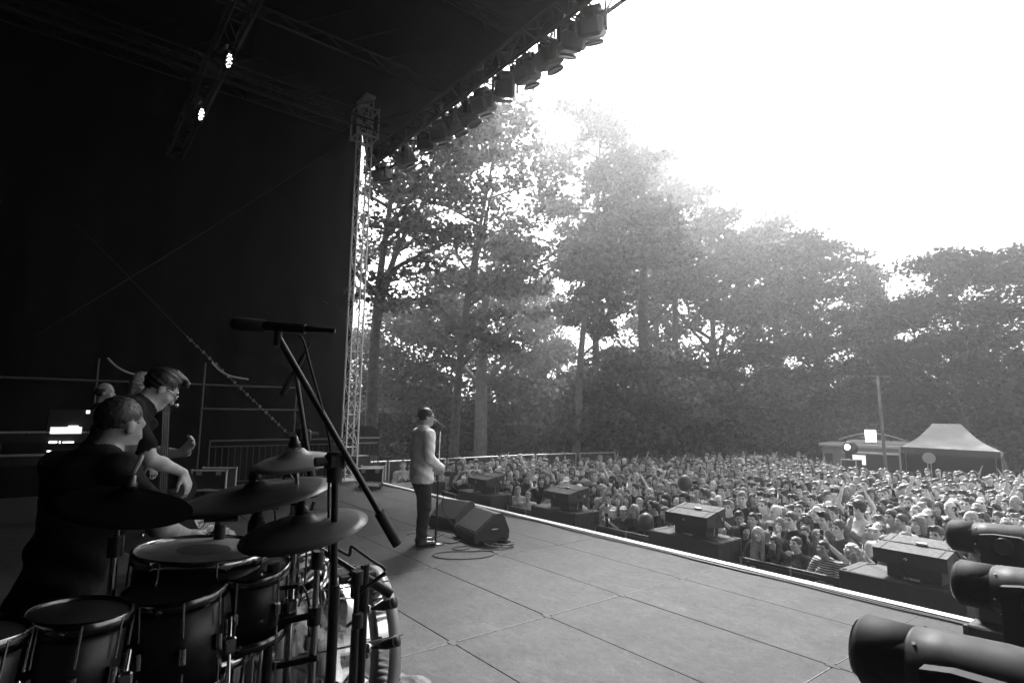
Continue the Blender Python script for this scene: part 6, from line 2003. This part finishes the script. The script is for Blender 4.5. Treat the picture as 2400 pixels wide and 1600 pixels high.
t = thing("set_list", "white paper sheet lying on the riser behind the bottle", "paper", (p.x, p.y, RISER + .014))
MB().box((p.x, p.y, RISER + .016), (.21, .297, .002), rotm('Z', 20)).build("sheet", mat("paper", .6, .8), t)

# ---- more hardware crowded around the kit
def post_stand(label, px, py0, py1, dist, bar, m=BLACKG):
    a = at(px, py0, dist); t = thing("hardware_stand", label, "stand", (a.x, a.y, RISER))
    rod("upper_tube", (a.x, a.y, RISER + .4), a, .011, CHROME if m is CHROME else m, t)
    rod("lower_tube", (a.x, a.y, RISER + .05), (a.x, a.y, RISER + .5), .016, m, t)
    for k in range(3):
        q = k * 2.094 + .8; rod("leg", (a.x, a.y, RISER + .25), (a.x + .26 * math.cos(q), a.y + .26 * math.sin(q), RISER + .012), .010, m, t)
    for (x0, y0), (x1, y1), r_ in bar:
        p0_, p1_ = at(x0, y0, dist + .01), at(x1, y1, dist - .02)
        rod("arm", p0_, p1_, r_, m, t)
    for y_ in (py0 + 8, (py0 + py1) / 2):
        c_ = at(px, y_, dist)
        MB().cyl(c_ - Vector((0, 0, .025)), c_ + Vector((0, 0, .025)), .021, n=12).build("clamp", RUBBER, t)
        MB().cyl(c_ + Vector((0, -.02, 0)), c_ + Vector((.03, -.05, .0)), .006, n=8).build("wing_bolt", CHROME, t)
    return t
post_stand("black stand with a long cross bar in front of the flight case", 515, 1170, 1320, 2.5, (((465, 1196), (610, 1180), .008), ((480, 1214), (560, 1212), .016)))
post_stand("thin chrome stand rising through the cymbals", 690, 1105, 1330, 2.45, (((690, 1130), (735, 1150), .007),), CHROME)
post_stand("low black stand tangled between the toms and the bass drum", 640, 1330, 1560, 2.2, (((560, 1390), (700, 1372), .008), ((600, 1470), (735, 1440), .012), ((650, 1560), (745, 1540), .011)))
post_stand("black stand at the front rim of the bass drum", 838, 1345, 1560, 2.3, (((838, 1390), (905, 1340), .007),))
for k, (px, py, dist) in enumerate(((648, 1172, 2.4), (598, 1228, 2.3), (676, 1440, 2.25))):
    p = at(px, py, dist)
    t = thing("clip_microphone", "black clip microphone on a short gooseneck, " + ("below the shining cymbal", "beside the pale tom head", "low between the stands")[k], "microphone", p, group="clip microphones on the drum kit")
    MB().lathe([(0, .035), (.018, .03), (.026, .0), (.022, -.03), (.012, -.055), (0, -.056)], p, (-.3, -.2, -1), 16).build("capsule", RUBBER, t)
    MB().tube(cable_path([p + Vector((.01, 0, .05)), p + Vector((.03, .03, .10)), p + Vector((.06, .05, .04)), p + Vector((.07, .05, -.06))]), .004, 6).build("gooseneck", BLACKG, t)
    MB().box(p + Vector((.07, .05, -.08)), (.025, .03, .05), None, .005).build("rim_clamp", CHROME, t)
